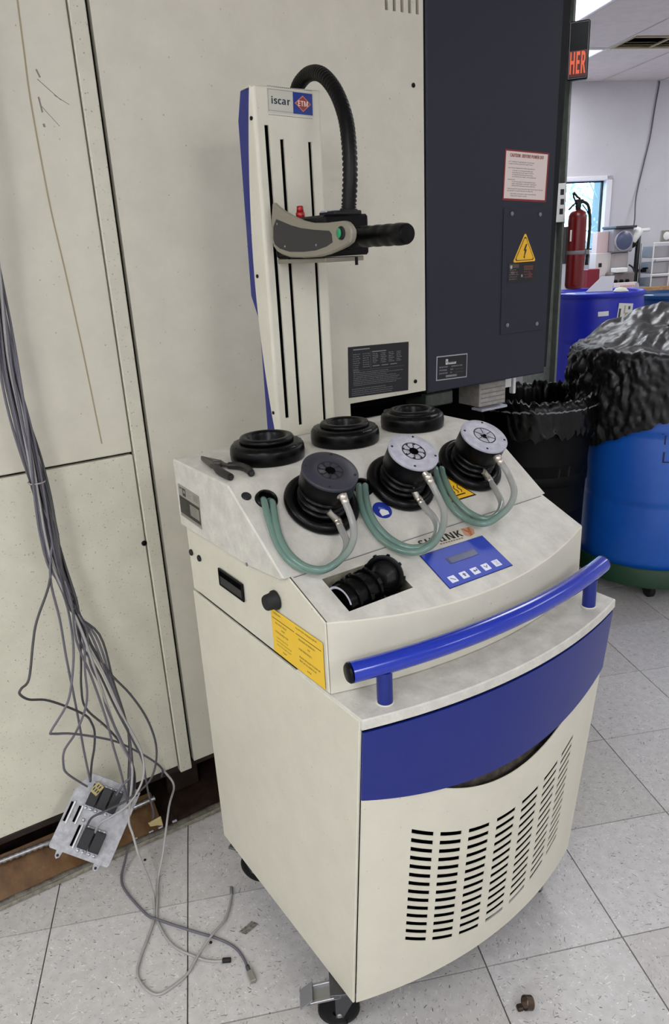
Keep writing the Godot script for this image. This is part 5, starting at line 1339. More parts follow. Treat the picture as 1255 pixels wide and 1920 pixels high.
# ---------------------------------------------------------------- relay board and cables
func relay_and_cables() -> void:
	var ex := Vector3(0.7442, -0.4892, 0.4548).normalized()
	var ey := Vector3(0.657, 0.6589, -0.3663)
	ey = (ey - ex * ey.dot(ex)).normalized()
	var T := Transform3D(Basis(ex, ey, ex.cross(ey)), Vector3(0.093, 0.158, 0.115))
	var t := thing("relay_board", "clear grey plastic board of black relays hanging from the cables by the floor", "relay board", T)
	var b := MB.new()
	var pl := [Vector2(0.004, 0), Vector2(0.02, 0), Vector2(0.022, -0.012), Vector2(0.027, -0.017), Vector2(0.033, -0.012), Vector2(0.035, 0), Vector2(0.11, 0), Vector2(0.112, -0.011), Vector2(0.118, -0.016), Vector2(0.124, -0.011), Vector2(0.126, 0), Vector2(0.14, 0), Vector2(0.145, 0.005), Vector2(0.145, 0.172), Vector2(0.14, 0.177), Vector2(0.02, 0.177), Vector2(0.0, 0.13), Vector2(0, 0.004)]
	b.prism(pl, 0.004, 0.001)
	part("base_board", b, M.grey_plastic, t)
	for p in [Vector2(0.0275, -0.009), Vector2(0.118, -0.008), Vector2(0.138, 0.165)]:
		b = MB.new(); b.rod(Vector3(p.x, p.y, 0.0035), Vector3(p.x, p.y, 0.0046), 0.0032, 12); part("mounting_hole", b, M.matte, t)
	b = MB.new(); b.rod(Vector3(0.048, 0.0765, 0.004), Vector3(0.048, 0.0765, 0.0075), 0.004, 12, 0.001); part("screw", b, M.steel, t)
	var rows := [[0.0345, 0.1085, 0.0245, 0.05, 3], [0.057, 0.02, 0.0268, 0.047, 2]]
	for r in rows:
		for k in r[4]:
			var x: float = r[0] + r[2] * (k + 0.5)
			b = MB.new(); b.box(Vector3(x, r[1] + r[3] / 2 - 0.003, 0.007), Vector3(r[2] - 0.003, r[3] + 0.012, 0.006), 0.0008)
			var so := part("socket", b, M.plate_grey, t)
			b = MB.new(); b.box(Vector3(x, r[1] + r[3] / 2, 0.018), Vector3(r[2] - 0.0025, r[3] - 0.002, 0.02), 0.001); part("relay", b, mat(Color(0.03, 0.03, 0.033), 0.35, 0.0, 0.4), t, Transform3D(), "black relay")
			for s in 2:
				for e in [0, 1]:
					b = MB.new()
					b.rod(Vector3(x + (s - 0.5) * 0.012, r[1] - 0.006 + e * (r[3] + 0.006), 0.009), Vector3(x + (s - 0.5) * 0.012, r[1] - 0.006 + e * (r[3] + 0.006), 0.0125), 0.0036, 10, 0.0006)
					part("terminal_screw", b, M.steel, so)
	# empty slots with bright rails
	for q in [[0.0075, 0.083, 0.044], [0.028, 0.084, 0.036], [0.0455, 0.041, 0.046]]:
		b = MB.new(); b.box(Vector3(q[0], q[1], 0.0065), Vector3(0.005, q[2], 0.005)); part("slot", b, M.void, t)
		b = MB.new(); b.box(Vector3(q[0] + 0.0055, q[1], 0.007), Vector3(0.004, q[2] + 0.006, 0.006), 0.001); part("rail", b, M.white, t)
	b = MB.new(); b.xf = Transform3D(Basis(Vector3(0, 0, 1), -0.35), Vector3(0.0465, 0.149, 0.03)); b.box(Vector3(), Vector3(0.02, 0.026, 0.005), 0.001)
	var yc := part("small_circuit", b, mat(Color(0.62, 0.57, 0.36), 0.5), t, Transform3D(), "small yellowish circuit piece")
	for k in 5:
		b = MB.new(); b.xf = Transform3D(Basis(Vector3(0, 0, 1), -0.35), Vector3(0.0465, 0.149, 0.0325)); b.box(Vector3(-0.006 + 0.003 * k, (k % 2) * 0.01 - 0.004, 0.001), Vector3(0.0022, 0.007, 0.003), 0.0004); part("chip", b, M.matte, yc)
	# cables: each comes down the loom and ends where the photograph shows it
	var TAIL := {
		"A": [Vector3(0.209, 0.801, 0.12), Vector3(0.164, 0.73, 0.15), Vector3(0.146, 0.693, 0.17), Vector3(0.123, 0.629, 0.19), Vector3(0.105, 0.619, 0.2), Vector3(0.1, 0.608, 0.2), Vector3(0.115, 0.584, 0.19), Vector3(0.147, 0.559, 0.17), Vector3(0.185, 0.517, 0.15), Vector3(0.224, 0.466, 0.13), Vector3(0.235, 0.435, 0.12), Vector3(0.239, 0.403, 0.11), Vector3(0.233, 0.361, 0.105), Vector3(0.222, 0.32, 0.1), Vector3(0.211, 0.272, 0.1)],
		"B": [Vector3(0.209, 0.801, 0.12), Vector3(0.21, 0.71, 0.13), Vector3(0.208, 0.623, 0.13), Vector3(0.208, 0.531, 0.13), Vector3(0.209, 0.442, 0.12), Vector3(0.209, 0.366, 0.11), Vector3(0.211, 0.278, 0.1)],
		"C": [Vector3(0.232, 0.664, 0.11), Vector3(0.223, 0.617, 0.13), Vector3(0.202, 0.565, 0.16), Vector3(0.183, 0.529, 0.17), Vector3(0.144, 0.49, 0.18), Vector3(0.148, 0.478, 0.175), Vector3(0.189, 0.445, 0.15), Vector3(0.271, 0.362, 0.1), Vector3(0.318, 0.3, 0.07), Vector3(0.369, 0.228, 0.05), Vector3(0.399, 0.166, 0.02), Vector3(0.402, 0.12, -0.01)],
		"D": [Vector3(0.249, 0.654, 0.1), Vector3(0.24, 0.578, 0.1), Vector3(0.231, 0.522, 0.1), Vector3(0.23, 0.472, 0.11), Vector3(0.263, 0.415, 0.12), Vector3(0.289, 0.358, 0.12), Vector3(0.304, 0.308, 0.12), Vector3(0.307, 0.26, 0.125), Vector3(0.296, 0.214, 0.13), Vector3(0.277, 0.185, 0.135)],
		"E": [Vector3(0.25, 0.64, 0.12), Vector3(0.24, 0.573, 0.13), Vector3(0.234, 0.523, 0.14), Vector3(0.221, 0.481, 0.14), Vector3(0.194, 0.437, 0.14), Vector3(0.167, 0.399, 0.13), Vector3(0.159, 0.365, 0.13), Vector3(0.164, 0.331, 0.12), Vector3(0.202, 0.263, 0.1)],
		"F": [Vector3(0.253, 0.691, 0.12), Vector3(0.261, 0.659, 0.12), Vector3(0.255, 0.582, 0.12), Vector3(0.269, 0.518, 0.12), Vector3(0.271, 0.463, 0.13), Vector3(0.289, 0.372, 0.13), Vector3(0.301, 0.311, 0.13), Vector3(0.299, 0.271, 0.13), Vector3(0.274, 0.25, 0.13), Vector3(0.252, 0.217, 0.12)],
		"G": [Vector3(0.255, 0.664, 0.11), Vector3(0.288, 0.554, 0.12), Vector3(0.326, 0.481, 0.13), Vector3(0.352, 0.41, 0.14), Vector3(0.361, 0.34, 0.15), Vector3(0.348, 0.287, 0.16), Vector3(0.321, 0.259, 0.17), Vector3(0.265, 0.246, 0.18), Vector3(0.219, 0.242, 0.18), Vector3(0.189, 0.231, 0.17), Vector3(0.173, 0.19, 0.15)],
		"M": [Vector3(0.25, 0.66, 0.115), Vector3(0.277, 0.554, 0.13), Vector3(0.30, 0.44, 0.14), Vector3(0.325, 0.34, 0.15), Vector3(0.315, 0.28, 0.17), Vector3(0.275, 0.237, 0.18), Vector3(0.235, 0.222, 0.18), Vector3(0.205, 0.208, 0.17), Vector3(0.193, 0.172, 0.15)],
		"H": [Vector3(0.246, 0.633, 0.1), Vector3(0.272, 0.546, 0.1), Vector3(0.296, 0.438, 0.09), Vector3(0.321, 0.341, 0.08), Vector3(0.342, 0.254, 0.07), Vector3(0.344, 0.191, 0.066), Vector3(0.346, 0.136, 0.06), Vector3(0.352, 0.074, 0.055), Vector3(0.339, 0.045, 0.06)],
		"I": [Vector3(0.236, 0.645, 0.12), Vector3(0.251, 0.553, 0.13), Vector3(0.263, 0.451, 0.14), Vector3(0.268, 0.371, 0.14), Vector3(0.276, 0.289, 0.13), Vector3(0.28, 0.205, 0.125), Vector3(0.279, 0.18, 0.125)],
		"J": [Vector3(0.25, 0.66, 0.13), Vector3(0.268, 0.51, 0.13), Vector3(0.289, 0.358, 0.12), Vector3(0.303, 0.302, 0.13), Vector3(0.295, 0.258, 0.14), Vector3(0.279, 0.223, 0.16), Vector3(0.265, 0.187, 0.18), Vector3(0.265, 0.163, 0.2), Vector3(0.266, 0.12, 0.22), Vector3(0.277, 0.045, 0.232), Vector3(0.277, 0.006, 0.245), Vector3(0.257, 0.004, 0.302), Vector3(0.205, 0.004, 0.372), Vector3(0.185, 0.004, 0.408), Vector3(0.187, 0.004, 0.444), Vector3(0.204, 0.004, 0.476), Vector3(0.236, 0.004, 0.478), Vector3(0.273, 0.004, 0.468), Vector3(0.308, 0.008, 0.443), Vector3(0.349, 0.012, 0.419), Vector3(0.392, 0.006, 0.394), Vector3(0.424, 0.004, 0.352), Vector3(0.433, 0.004, 0.336)],
		"K": [Vector3(0.402, 0.15, -0.012), Vector3(0.408, 0.145, 0.012), Vector3(0.416, 0.121, 0.045), Vector3(0.381, 0.111, 0.1), Vector3(0.335, 0.05, 0.165), Vector3(0.308, 0.006, 0.19), Vector3(0.285, 0.004, 0.248), Vector3(0.266, 0.004, 0.3), Vector3(0.264, 0.004, 0.34), Vector3(0.273, 0.004, 0.393), Vector3(0.306, 0.004, 0.448), Vector3(0.327, 0.004, 0.471), Vector3(0.347, 0.004, 0.484)],
		"L": [Vector3(0.272, 0.024, 0.075), Vector3(0.252, 0.012, 0.105), Vector3(0.232, 0.004, 0.14), Vector3(0.229, 0.004, 0.186), Vector3(0.248, 0.004, 0.274), Vector3(0.266, 0.009, 0.311), Vector3(0.319, 0.006, 0.379), Vector3(0.357, 0.004, 0.425), Vector3(0.38, 0.004, 0.467), Vector3(0.385, 0.004, 0.501), Vector3(0.382, 0.004, 0.537)],
	}
	var LAB := {
		"A": "grey cable with the widest loop out to the left of the loom", "B": "thin grey cable running straight down from the loom to the top left relay",
		"C": "thin grey cable with a sharp low elbow crossing over towards the dark channel", "D": "thin dark grey cable curving past the right side of the relay board",
		"E": "thin grey cable bowing left just above the relay board's top corner", "F": "thin grey cable hooking back into the upper right relay",
		"G": "thin grey cable swinging widest right before reaching the lower relay row", "M": "thin pale cable laid beside the wide right loop into the lower relays",
		"H": "thin grey cable dropping past the board to the broken tab in the channel", "I": "thin grey cable ending at the middle right edge of the relay board",
		"J": "pale cable that loops over the floor and ends nearest the cart", "K": "white cable coming out under the machine panel, black plug on the floor", "L": "grey cable from the channel lip to a boxy clear plug on the floor"}
	var HEAD := [Vector3(0.25, 2.12, 0.005), Vector3(0.246, 2.05, 0.06), Vector3(0.238, 1.8, 0.095), Vector3(0.226, 1.55, 0.1), Vector3(0.216, 1.407, 0.1), Vector3(0.2105, 1.30, 0.1), Vector3(0.2115, 1.226, 0.1), Vector3(0.2165, 1.144, 0.1), Vector3(0.2195, 1.06, 0.1), Vector3(0.223, 0.97, 0.1), Vector3(0.227, 0.889, 0.1), Vector3(0.231, 0.816, 0.105), Vector3(0.243, 0.735, 0.11)]
	var keys := TAIL.keys()
	for i in keys.size():
		var k: String = keys[i]
		var way := []
		var loose := k == "K" or k == "L"
		if not loose:
			var stop: float = (TAIL[k][0] as Vector3).y
			for j in HEAD.size():
				var p: Vector3 = HEAD[j]
				if p.y < stop + 0.03: break
				var a := i * 2.39 + j * 0.45
				var sp: float = 0.0085 + 0.004 * sin(i * 1.7 + j * 0.9)
				if j == 0: sp = 0.006
				way.append(p + Vector3(cos(a) * sp * 1.15, 0, sin(a) * sp))
		way.append_array(TAIL[k])
		var w := smooth(way, 5)
		var m: StandardMaterial3D = M.wire_light if k in ["J", "K", "M"] else (M.wire_dark if k in ["D", "A", "G"] else M.wire)
		var cab := MB.new()
		cab.tube(w, 0.0029 if loose or k == "J" else 0.0026, 8)
		var c := Node3D.new()
		c = thing("cable", LAB[k], "cable", Transform3D())
		part("sheath", cab, m, c)
		var e: Vector3 = w[w.size() - 1]; var d: Vector3 = (e - w[w.size() - 3]).normalized()
		if k == "J": _end(c, e, d, 0.0036, 0.02, M.rawgrey)
		elif k == "K": _end(c, e, d, 0.0052, 0.016, M.matte)
		elif k == "L":
			_end(c, e - d * 0.012, d, 0.0045, 0.014, M.wire_dark)
			b = MB.new(); b.xf = face(e + d * 0.014 + Vector3(0, 0.0018, 0), d, Vector3.UP); b.box(Vector3(), Vector3(0.026, 0.012, 0.009), 0.001); part("clear_plug", b, mat(Color(0.5, 0.49, 0.45), 0.3), c)
	# spare strands that make up the thickness of the loom and turn back into it
	for i in 16:
		var way := []
		for j in 12:
			var p: Vector3 = HEAD[j]
			var a := i * 2.1 + j * 0.6 + 1.0
			var sp: float = 0.0055 + 0.0095 * absf(sin(i * 2.3 + 0.2)) + 0.003 * sin(j * 0.8 + i * 1.3)
			if j == 0: sp = 0.006
			way.append(p + Vector3(cos(a) * sp * 1.15, 0, sin(a) * sp))
		var q: Vector3 = HEAD[12]
		way.append(q + Vector3(cos(i * 1.3) * 0.006, 0.02 * sin(i * 3.0), sin(i * 1.3) * 0.005))
		if i % 4 == 0: way.append(Vector3(0.262 + 0.002 * i, 0.64, 0.115)); 
		if i % 4 == 0: way.append(Vector3(0.285 + 0.001 * i, 0.52, 0.12)); 
		if i % 4 == 0: way.append(Vector3(0.309, 0.38, 0.125)); 
		if i % 4 == 0: way.append(Vector3(0.3 - 0.001 * i, 0.25, 0.13))
		if i % 4 == 0: way.append(Vector3(0.288, 0.2, 0.125))
		var cab := MB.new()
		cab.tube(smooth(way, 5), 0.0026, 8)
		var c := thing("cable", "thin grey cable among the bundled strands of the hanging loom", "cable", Transform3D(), "bundled loom cables")
		part("sheath", cab, M.wire_dark if i % 3 == 0 else M.wire, c)
	b = MB.new()
	b.xf = Transform3D(Basis(), Vector3(0.2215, 1.0, 0.1)); b.lathe([Vector2(0.0165, -0.0015), Vector2(0.0175, 0), Vector2(0.0165, 0.0015)], 20)
	var tie := part("cable_tie", b, M.wire_light, null); tag(tie, "pale cable tie round the hanging bundle of grey cables", "cable tie")

func _end(c: Node3D, e: Vector3, d: Vector3, r: float, l: float, m: Material) -> void:
	var b := MB.new()
	var lift := Vector3(0, maxf(0.0, r - e.y + 0.0003), 0)
	b.rod(e - d * 0.002 + lift, e + d * l + lift, r, 12, 0.0008)
	part("plug", b, m, c)

# ---------------------------------------------------------------- things further back (room axes)
func rt(x: float, y: float, z: float, turn := 0.0) -> Transform3D:
	return RT * Transform3D(Basis(Vector3.UP, turn), Vector3(x, y, z))

func drum(called: String, label: String, m: Material, x: float, z: float, y0: float, H: float, R: float) -> Node3D:
	var t := thing(called, label, "drum", rt(x, y0, z))
	var b := MB.new()
	b.lathe([Vector2(0, 0.012), Vector2(R - 0.05, 0.006), Vector2(R - 0.03, 0.0), Vector2(R - 0.014, 0.004), Vector2(R - 0.006, 0.03), Vector2(R, 0.08), Vector2(R, H * 0.34), Vector2(R - 0.004, H * 0.352), Vector2(R + 0.003, H * 0.366), Vector2(R, H * 0.38), Vector2(R, H * 0.66), Vector2(R - 0.004, H * 0.672), Vector2(R + 0.003, H * 0.686), Vector2(R, H * 0.70), Vector2(R - 0.002, H - 0.1), Vector2(R - 0.012, H - 0.045), Vector2(R - 0.014, H - 0.03), Vector2(R - 0.014, H - 0.026)], 72)
	part("shell", b, m, t)
	b = MB.new()
	b.lathe([Vector2(R - 0.014, H - 0.03), Vector2(R - 0.003, H - 0.028), Vector2(R, H - 0.02), Vector2(R - 0.002, H - 0.004), Vector2(R - 0.012, H), Vector2(R - 0.022, H - 0.006), Vector2(R - 0.025, H - 0.02), Vector2(0, H - 0.024)], 72)
	part("rim", b, m, t)
	for s in [-1.0, 1.0]:
		b = MB.new(); b.rod(Vector3(s * R * 0.62, H - 0.024, 0), Vector3(s * R * 0.62, H - 0.008, 0), 0.035, 20, 0.004); part("bung", b, M.white, t)
	return t

func pallet(x: float, z: float, h: float, label: String) -> void:
	var t := thing("pallet", label, "pallet", rt(x, 0, z))
	for k in 3:
		var b := MB.new(); b.box(Vector3(0, h / 2 - 0.01, -0.26 + 0.26 * k), Vector3(0.62, h - 0.02, 0.05), 0.004); part("bearer", b, M.wood, t)
	for k in 5:
		var b := MB.new(); b.box(Vector3(-0.25 + 0.125 * k, h - 0.0105, 0), Vector3(0.1, 0.02, 0.62), 0.003); part("deck_board", b, M.wood, t)

func background() -> void:
	var b: MB
	# steel post, sign and extinguisher
	var po := MB.new()
	for s in [-1.0, 1.0]: po.box(Vector3(s * 0.07, 1.37, 0), Vector3(0.012, 2.739, 0.14), 0.001)
	po.box(Vector3(0, 1.37, 0), Vector3(0.13, 2.739, 0.01))
	var p := part("steel_post", po, M.post, null, rt(2.487, 0, -3.14))
	tag(p, "grey green steel building post just right of the dark cabinet", "post")
	b = MB.new(); b.box(Vector3(0.045, 1.585, 0.0725), Vector3(0.05, 0.2, 0.004), 0.001); var tape := part("marker_strip", b, M.white, p)
	for k in 3:
		b = MB.new(); b.box(Vector3(0.05 + 0.003 * (k % 2), 1.64 - 0.05 * k, 0.0747), Vector3(0.022, 0.03, 0.001), 0.0003); part("marker_print", b, M.ink, tape)
	var sf := rt(2.55, 2.3, -2.99, -0.55)
	var sg := thing("hanging_sign", "tall black sign box with red panel of orange lettering on the post", "sign", sf)
	b = MB.new(); b.box(Vector3(0, 0, 0), Vector3(0.1, 0.265, 0.04), 0.006); part("sign_box", b, mat(Color(0.03, 0.03, 0.035), 0.4, 0.0, 0.3), sg)
	b = MB.new()
	b.box(Vector3(0, 0.125, 0.0205), Vector3(0.09, 0.002, 0.002)); b.box(Vector3(0, -0.125, 0.0205), Vector3(0.09, 0.002, 0.002)); b.box(Vector3(0.045, 0, 0.0205), Vector3(0.002, 0.25, 0.002)); b.box(Vector3(-0.045, 0, 0.0205), Vector3(0.002, 0.25, 0.002))
	part("sign_edge", b, M.rawgrey, sg)
	b = MB.new(); b.box(Vector3(-0.001, -0.06, 0.0205), Vector3(0.086, 0.12, 0.001)); part("sign_panel", b, mat(Color(0.3, 0.04, 0.03), 0.4), sg)
	text("HER", 0.078, 0.1, mat(Color(0.95, 0.4, 0.22), 0.5), sg, Transform3D(Basis(), Vector3(0, -0.055, 0.0212)))
	b = MB.new(); b.box(Vector3(0, 0.0, -0.0625), Vector3(0.04, 0.06, 0.075), 0.002); part("sign_bracket", b, M.dark2, sg)
	var ext := thing("fire_extinguisher", "red fire extinguisher with black hose hung on the steel post", "fire extinguisher", rt(2.614, 1.12, -3.02))
	b = MB.new()
	b.lathe([Vector2(0, 0.004), Vector2(0.034, 0.002), Vector2(0.044, 0.008), Vector2(0.0495, 0.02), Vector2(0.05, 0.03), Vector2(0.05, 0.375), Vector2(0.048, 0.393), Vector2(0.04, 0.41), Vector2(0.026, 0.42), Vector2(0.018, 0.424), Vector2(0, 0.424)], 36)
	part("cylinder", b, mat(Color(0.4, 0.02, 0.035), 0.3), ext)
	b = MB.new(); b.lathe([Vector2(0.0505, 0.19), Vector2(0.0515, 0.192), Vector2(0.0515, 0.208), Vector2(0.0505, 0.21)], 36); b.box(Vector3(0.056, 0.2, 0.02), Vector3(0.02, 0.025, 0.02), 0.002); part("strap", b, M.rawgrey, ext)
	b = MB.new(); b.rod(Vector3(0, 0.42, 0), Vector3(0, 0.46, 0), 0.015, 16, 0.002); b.box(Vector3(0.004, 0.466, 0), Vector3(0.045, 0.022, 0.025), 0.003); part("valve", b, M.matte, ext)
	b = MB.new(); b.tube([Vector3(-0.02, 0.47, 0), Vector3(-0.03, 0.49, 0), Vector3(-0.035, 0.51, 0.0)], 0.005, 8); b.tube([Vector3(0.01, 0.478, 0), Vector3(-0.012, 0.492, 0), Vector3(-0.034, 0.512, 0.006)], 0.006, 8); part("lever", b, M.matte, ext)
	b = MB.new(); b.tube([Vector3(-0.015, 0.46, 0.0), Vector3(-0.045, 0.44, 0.01), Vector3(-0.062, 0.425, 0.012)], 0.005, 8); part("handle", b, M.matte, ext)
	b = MB.new(); b.tube(smooth([Vector3(0.022, 0.465, 0.005), Vector3(0.048, 0.45, 0.01), Vector3(0.062, 0.41, 0.014), Vector3(0.066, 0.34, 0.018), Vector3(0.064, 0.24, 0.02), Vector3(0.062, 0.17, 0.02)], 6), 0.008, 10); b.rod(Vector3(0.062, 0.175, 0.02), Vector3(0.06, 0.13, 0.02), 0.007, 12, 0.001, 0.01); part("discharge_hose", b, M.matte, ext)
	b = MB.new(); b.tube(smooth([Vector3(0.025, 0.45, 0.0), Vector3(0.07, 0.40, -0.01), Vector3(0.09, 0.34, -0.01)], 5), 0.003, 8); part("tether", b, M.matte, ext)
	b = MB.new(); b.box(Vector3(-0.02, 0.24, -0.06), Vector3(0.05, 0.2, 0.02), 0.003); part("wall_bracket", b, M.rawgrey, ext)
	b = MB.new(); b.box(Vector3(-0.046, 0.29, 0.0235), Vector3(0.012, 0.06, 0.004), 0.001); part("tag", b, M.white, ext)
	# drums on pallets
	pallet(3.02, -3.48, 0.15, "wooden pallet under the bright royal blue drum")
	pallet(3.78, -3.80, 0.15, "wooden pallet under the teal blue drum at the far right")
	var da := drum("plastic_drum", "royal blue plastic drum with two paper labels behind the steel post", M.drum_royal, 3.02, -3.48, 0.152, 0.92, 0.295)
	var tow := Vector3(0.47 - 3.02, 0, 1.04 + 3.48).normalized()
	var stick := func(ang: float, y: float, w: float, h: float, m: Material, nm: String, roll := 0.0) -> void:
		var nn := tow.rotated(Vector3.UP, ang)
		var q := MB.new()
		var R := 0.2962
		q.surf(6, 1, func(u: float, v: float) -> Vector3:
			var lx := (u - 0.5) * w; var ly := (v - 0.5) * h
			var rx := lx * cos(roll) - ly * sin(roll); var ry := lx * sin(roll) + ly * cos(roll)
			return nn.rotated(Vector3.UP, rx / R) * R + Vector3(0, y + ry, 0))
		part(nm, q, m, da)
	stick.call(0.16, 0.80, 0.062, 0.028, M.white, "small_label", 0.06)
	stick.call(0.62, 0.775, 0.105, 0.16, printed(64, 100, Color(0.8, 0.8, 0.77), [["r", 4, 20, 8, 50, Color(0.2, 0.2, 0.25)], ["r", 24, 8, 6, 30, Color(0.6, 0.58, 0.55)], ["r", 42, 10, 10, 12, Color(0.25, 0.25, 0.28)], ["r", 30, 34, 16, 26, Color(0.66, 0.55, 0.4)], ["t", 18, 50, 34, 8, 5, Color(0.4, 0.38, 0.36)]]), "hazard_label", -0.09)
	drum("plastic_drum", "teal blue plastic drum at the far right beyond the bag", M.drum_teal, 3.78, -3.80, 0.152, 0.85, 0.295)
	# things on the royal drum's lid
	b = MB.new(); b.prism([Vector2(-0.11, 0), Vector2(0.05, 0.0), Vector2(0.065, 0.10), Vector2(-0.01, 0.10)], 0.012, 0.002)
	p = part("white_board_scrap", b, mat(Color(0.8, 0.8, 0.83), 0.5), null, rt(2.965, 1.072, -3.3, -0.35) * Transform3D(Basis(Vector3.RIGHT, -0.5), Vector3()))
	tag(p, "white slanted board scrap leaning on the royal blue drum lid", "board")
	b = MB.new(); b.lathe([Vector2(0, 0), Vector2(0.04, 0), Vector2(0.045, 0.006), Vector2(0.03, 0.025), Vector2(0, 0.03)], 18)
	p = part("crumpled_cup", b, mat(Color(0.82, 0.82, 0.75), 0.6), null, rt(3.08, 1.0665, -3.3)); tag(p, "pale squashed cup on the royal blue drum lid", "cup")
	b = MB.new(); b.tube(smooth([Vector3(0, 0.15, 0), Vector3(-0.008, 0.1, 0.005), Vector3(0.004, 0.05, 0), Vector3(-0.004, -0.02, 0.003), Vector3(-0.006, -0.2, 0)], 5), [.008, .012, .016, .02, .022, .024, .022, .02, .018, .014, .012, .01, .008, .007, .006, .006, .006, .005, .005, .005, .005], 8)
	p = part("plastic_strip", b, mat(Color(0.72, 0.7, 0.72), 0.3), null, rt(3.33, 0.95, -3.53)); tag(p, "crumpled clear plastic strip hanging between the two far drums", "plastic")
	# black bin with liner
	var bn := thing("trash_can", "black ribbed trash can with a black liner behind the cart", "trash can", rt(1.75, 0, -1.65))
	b = MB.new(); b.lathe([Vector2(0, 0.002), Vector2(0.2, 0), Vector2(0.205, 0.006), Vector2(0.212, 0.5), Vector2(0.218, 0.505), Vector2(0.219, 0.54), Vector2(0.214, 0.545), Vector2(0.226, 0.79), Vector2(0.236, 0.793), Vector2(0.237, 0.812), Vector2(0.228, 0.815), Vector2(0.222, 0.79), Vector2(0.2, 0.03)], 56)
	part("shell", b, mat(Color(0.018, 0.018, 0.02), 0.55, 0.0, 0.25), bn)
	var nz := FastNoiseLite.new(); nz.seed = 9; nz.frequency = 3.0
	b = MB.new()
	b.surf(150, 14, func(u: float, v: float) -> Vector3:
		var a := u * TAU
		var k := nz.get_noise_3d(cos(a) * 3.0, sin(a) * 3.0, v * 0.7)
		var k2 := nz.get_noise_3d(cos(a) * 9.0, sin(a) * 9.0, v * 2.0 + 7.0)
		var r: float; var y: float
		if v < 0.45:    # outside flap
			var t := v / 0.45
			r = 0.243 + 0.006 * k2 + 0.012 * (1.0 - t) * maxf(0.0, k)
			y = lerpf(0.70 + 0.05 * k + 0.02 * k2, 0.822, t)
		else:
			var t := (v - 0.45) / 0.55
			r = lerpf(0.241, 0.212, minf(t * 3.0, 1.0)) + 0.012 * k2
			y = 0.822 + 0.035 * sin(PI * minf(1.0, t * 2.2)) * (0.5 + k2) - 0.45 * maxf(0.0, t - 0.3)
		return Vector3(cos(a) * r, y, sin(a) * r), true)
	part("liner", b, M.liner, bn, Transform3D(), "shiny black bin liner folded over the rim")
	b = MB.new()
	b.surf(150, 2, func(u: float, v: float) -> Vector3:
		var a := u * TAU
		var k := nz.get_noise_3d(cos(a) * 5.0, sin(a) * 5.0, 3.0)
		return Vector3(cos(a) * (0.243 + 0.004 * k + 0.002 * v), 0.80 + 0.012 * k + 0.007 * v, sin(a) * (0.243 + 0.004 * k + 0.002 * v)), true)
	part("tie_band", b, mat(Color(0.5, 0.49, 0.5), 0.3), bn, Transform3D(), "shiny pale rim edge")
	# near blue drum with bag on a green dolly
	var DX := 2.28; var DZ := -1.60; var DR := 0.2925
	var dolly := thing("drum_dolly", "green round drum dolly on casters under the near blue drum", "dolly", rt(DX, 0, DZ))
	b = MB.new(); b.lathe([Vector2(0, 0.07), Vector2(0.3, 0.07), Vector2(0.31, 0.075), Vector2(0.312, 0.15), Vector2(0.306, 0.155), Vector2(0.302, 0.1), Vector2(0, 0.1)], 56); part("ring", b, M.green, dolly)
	for k in 4:
		var a := TAU * k / 4.0 + 0.5
		var q := Vector3(cos(a) * 0.22, 0, sin(a) * 0.22)
		b = MB.new(); b.rod(q + Vector3(-0.012, 0.032, 0), q + Vector3(0.012, 0.032, 0), 0.032, 18, 0.003); b.box(q + Vector3(0, 0.055, 0), Vector3(0.045, 0.03, 0.035), 0.003); part("caster", b, M.matte, dolly)
	var bd := drum("plastic_drum", "bright blue plastic drum with hand lettering under the black bag", M.drum_sky, DX, DZ, 0.102, 0.87, DR)
	var tb := Vector3(0.47 - DX, 0, 1.04 - DZ).normalized()
	var ink := mat(Color(0.05, 0.09, 0.25), 0.6)
	for q in [["Tr", 0.12, 0.59, 0.05, 0.042], ["La", 0.165, 0.52, 0.055, 0.042]]:
		var nn := tb.rotated(Vector3.UP, q[1])
		text(q[0], q[3], q[4], ink, bd, face(nn * (DR + 0.0015) + Vector3(0, q[2] - 0.01, 0), Vector3.UP.cross(nn), nn), false)
	var bagt := thing("trash_bag", "shiny black trash bag draped over the mouth of the near blue drum", "trash bag", rt(DX, 0.0, DZ))
	var n2 := FastNoiseLite.new(); n2.seed = 31; n2.frequency = 1.0; n2.fractal_octaves = 3
	var left := tb.rotated(Vector3.UP, -1.25)      # the drum's left side seen from the front
	b = MB.new()
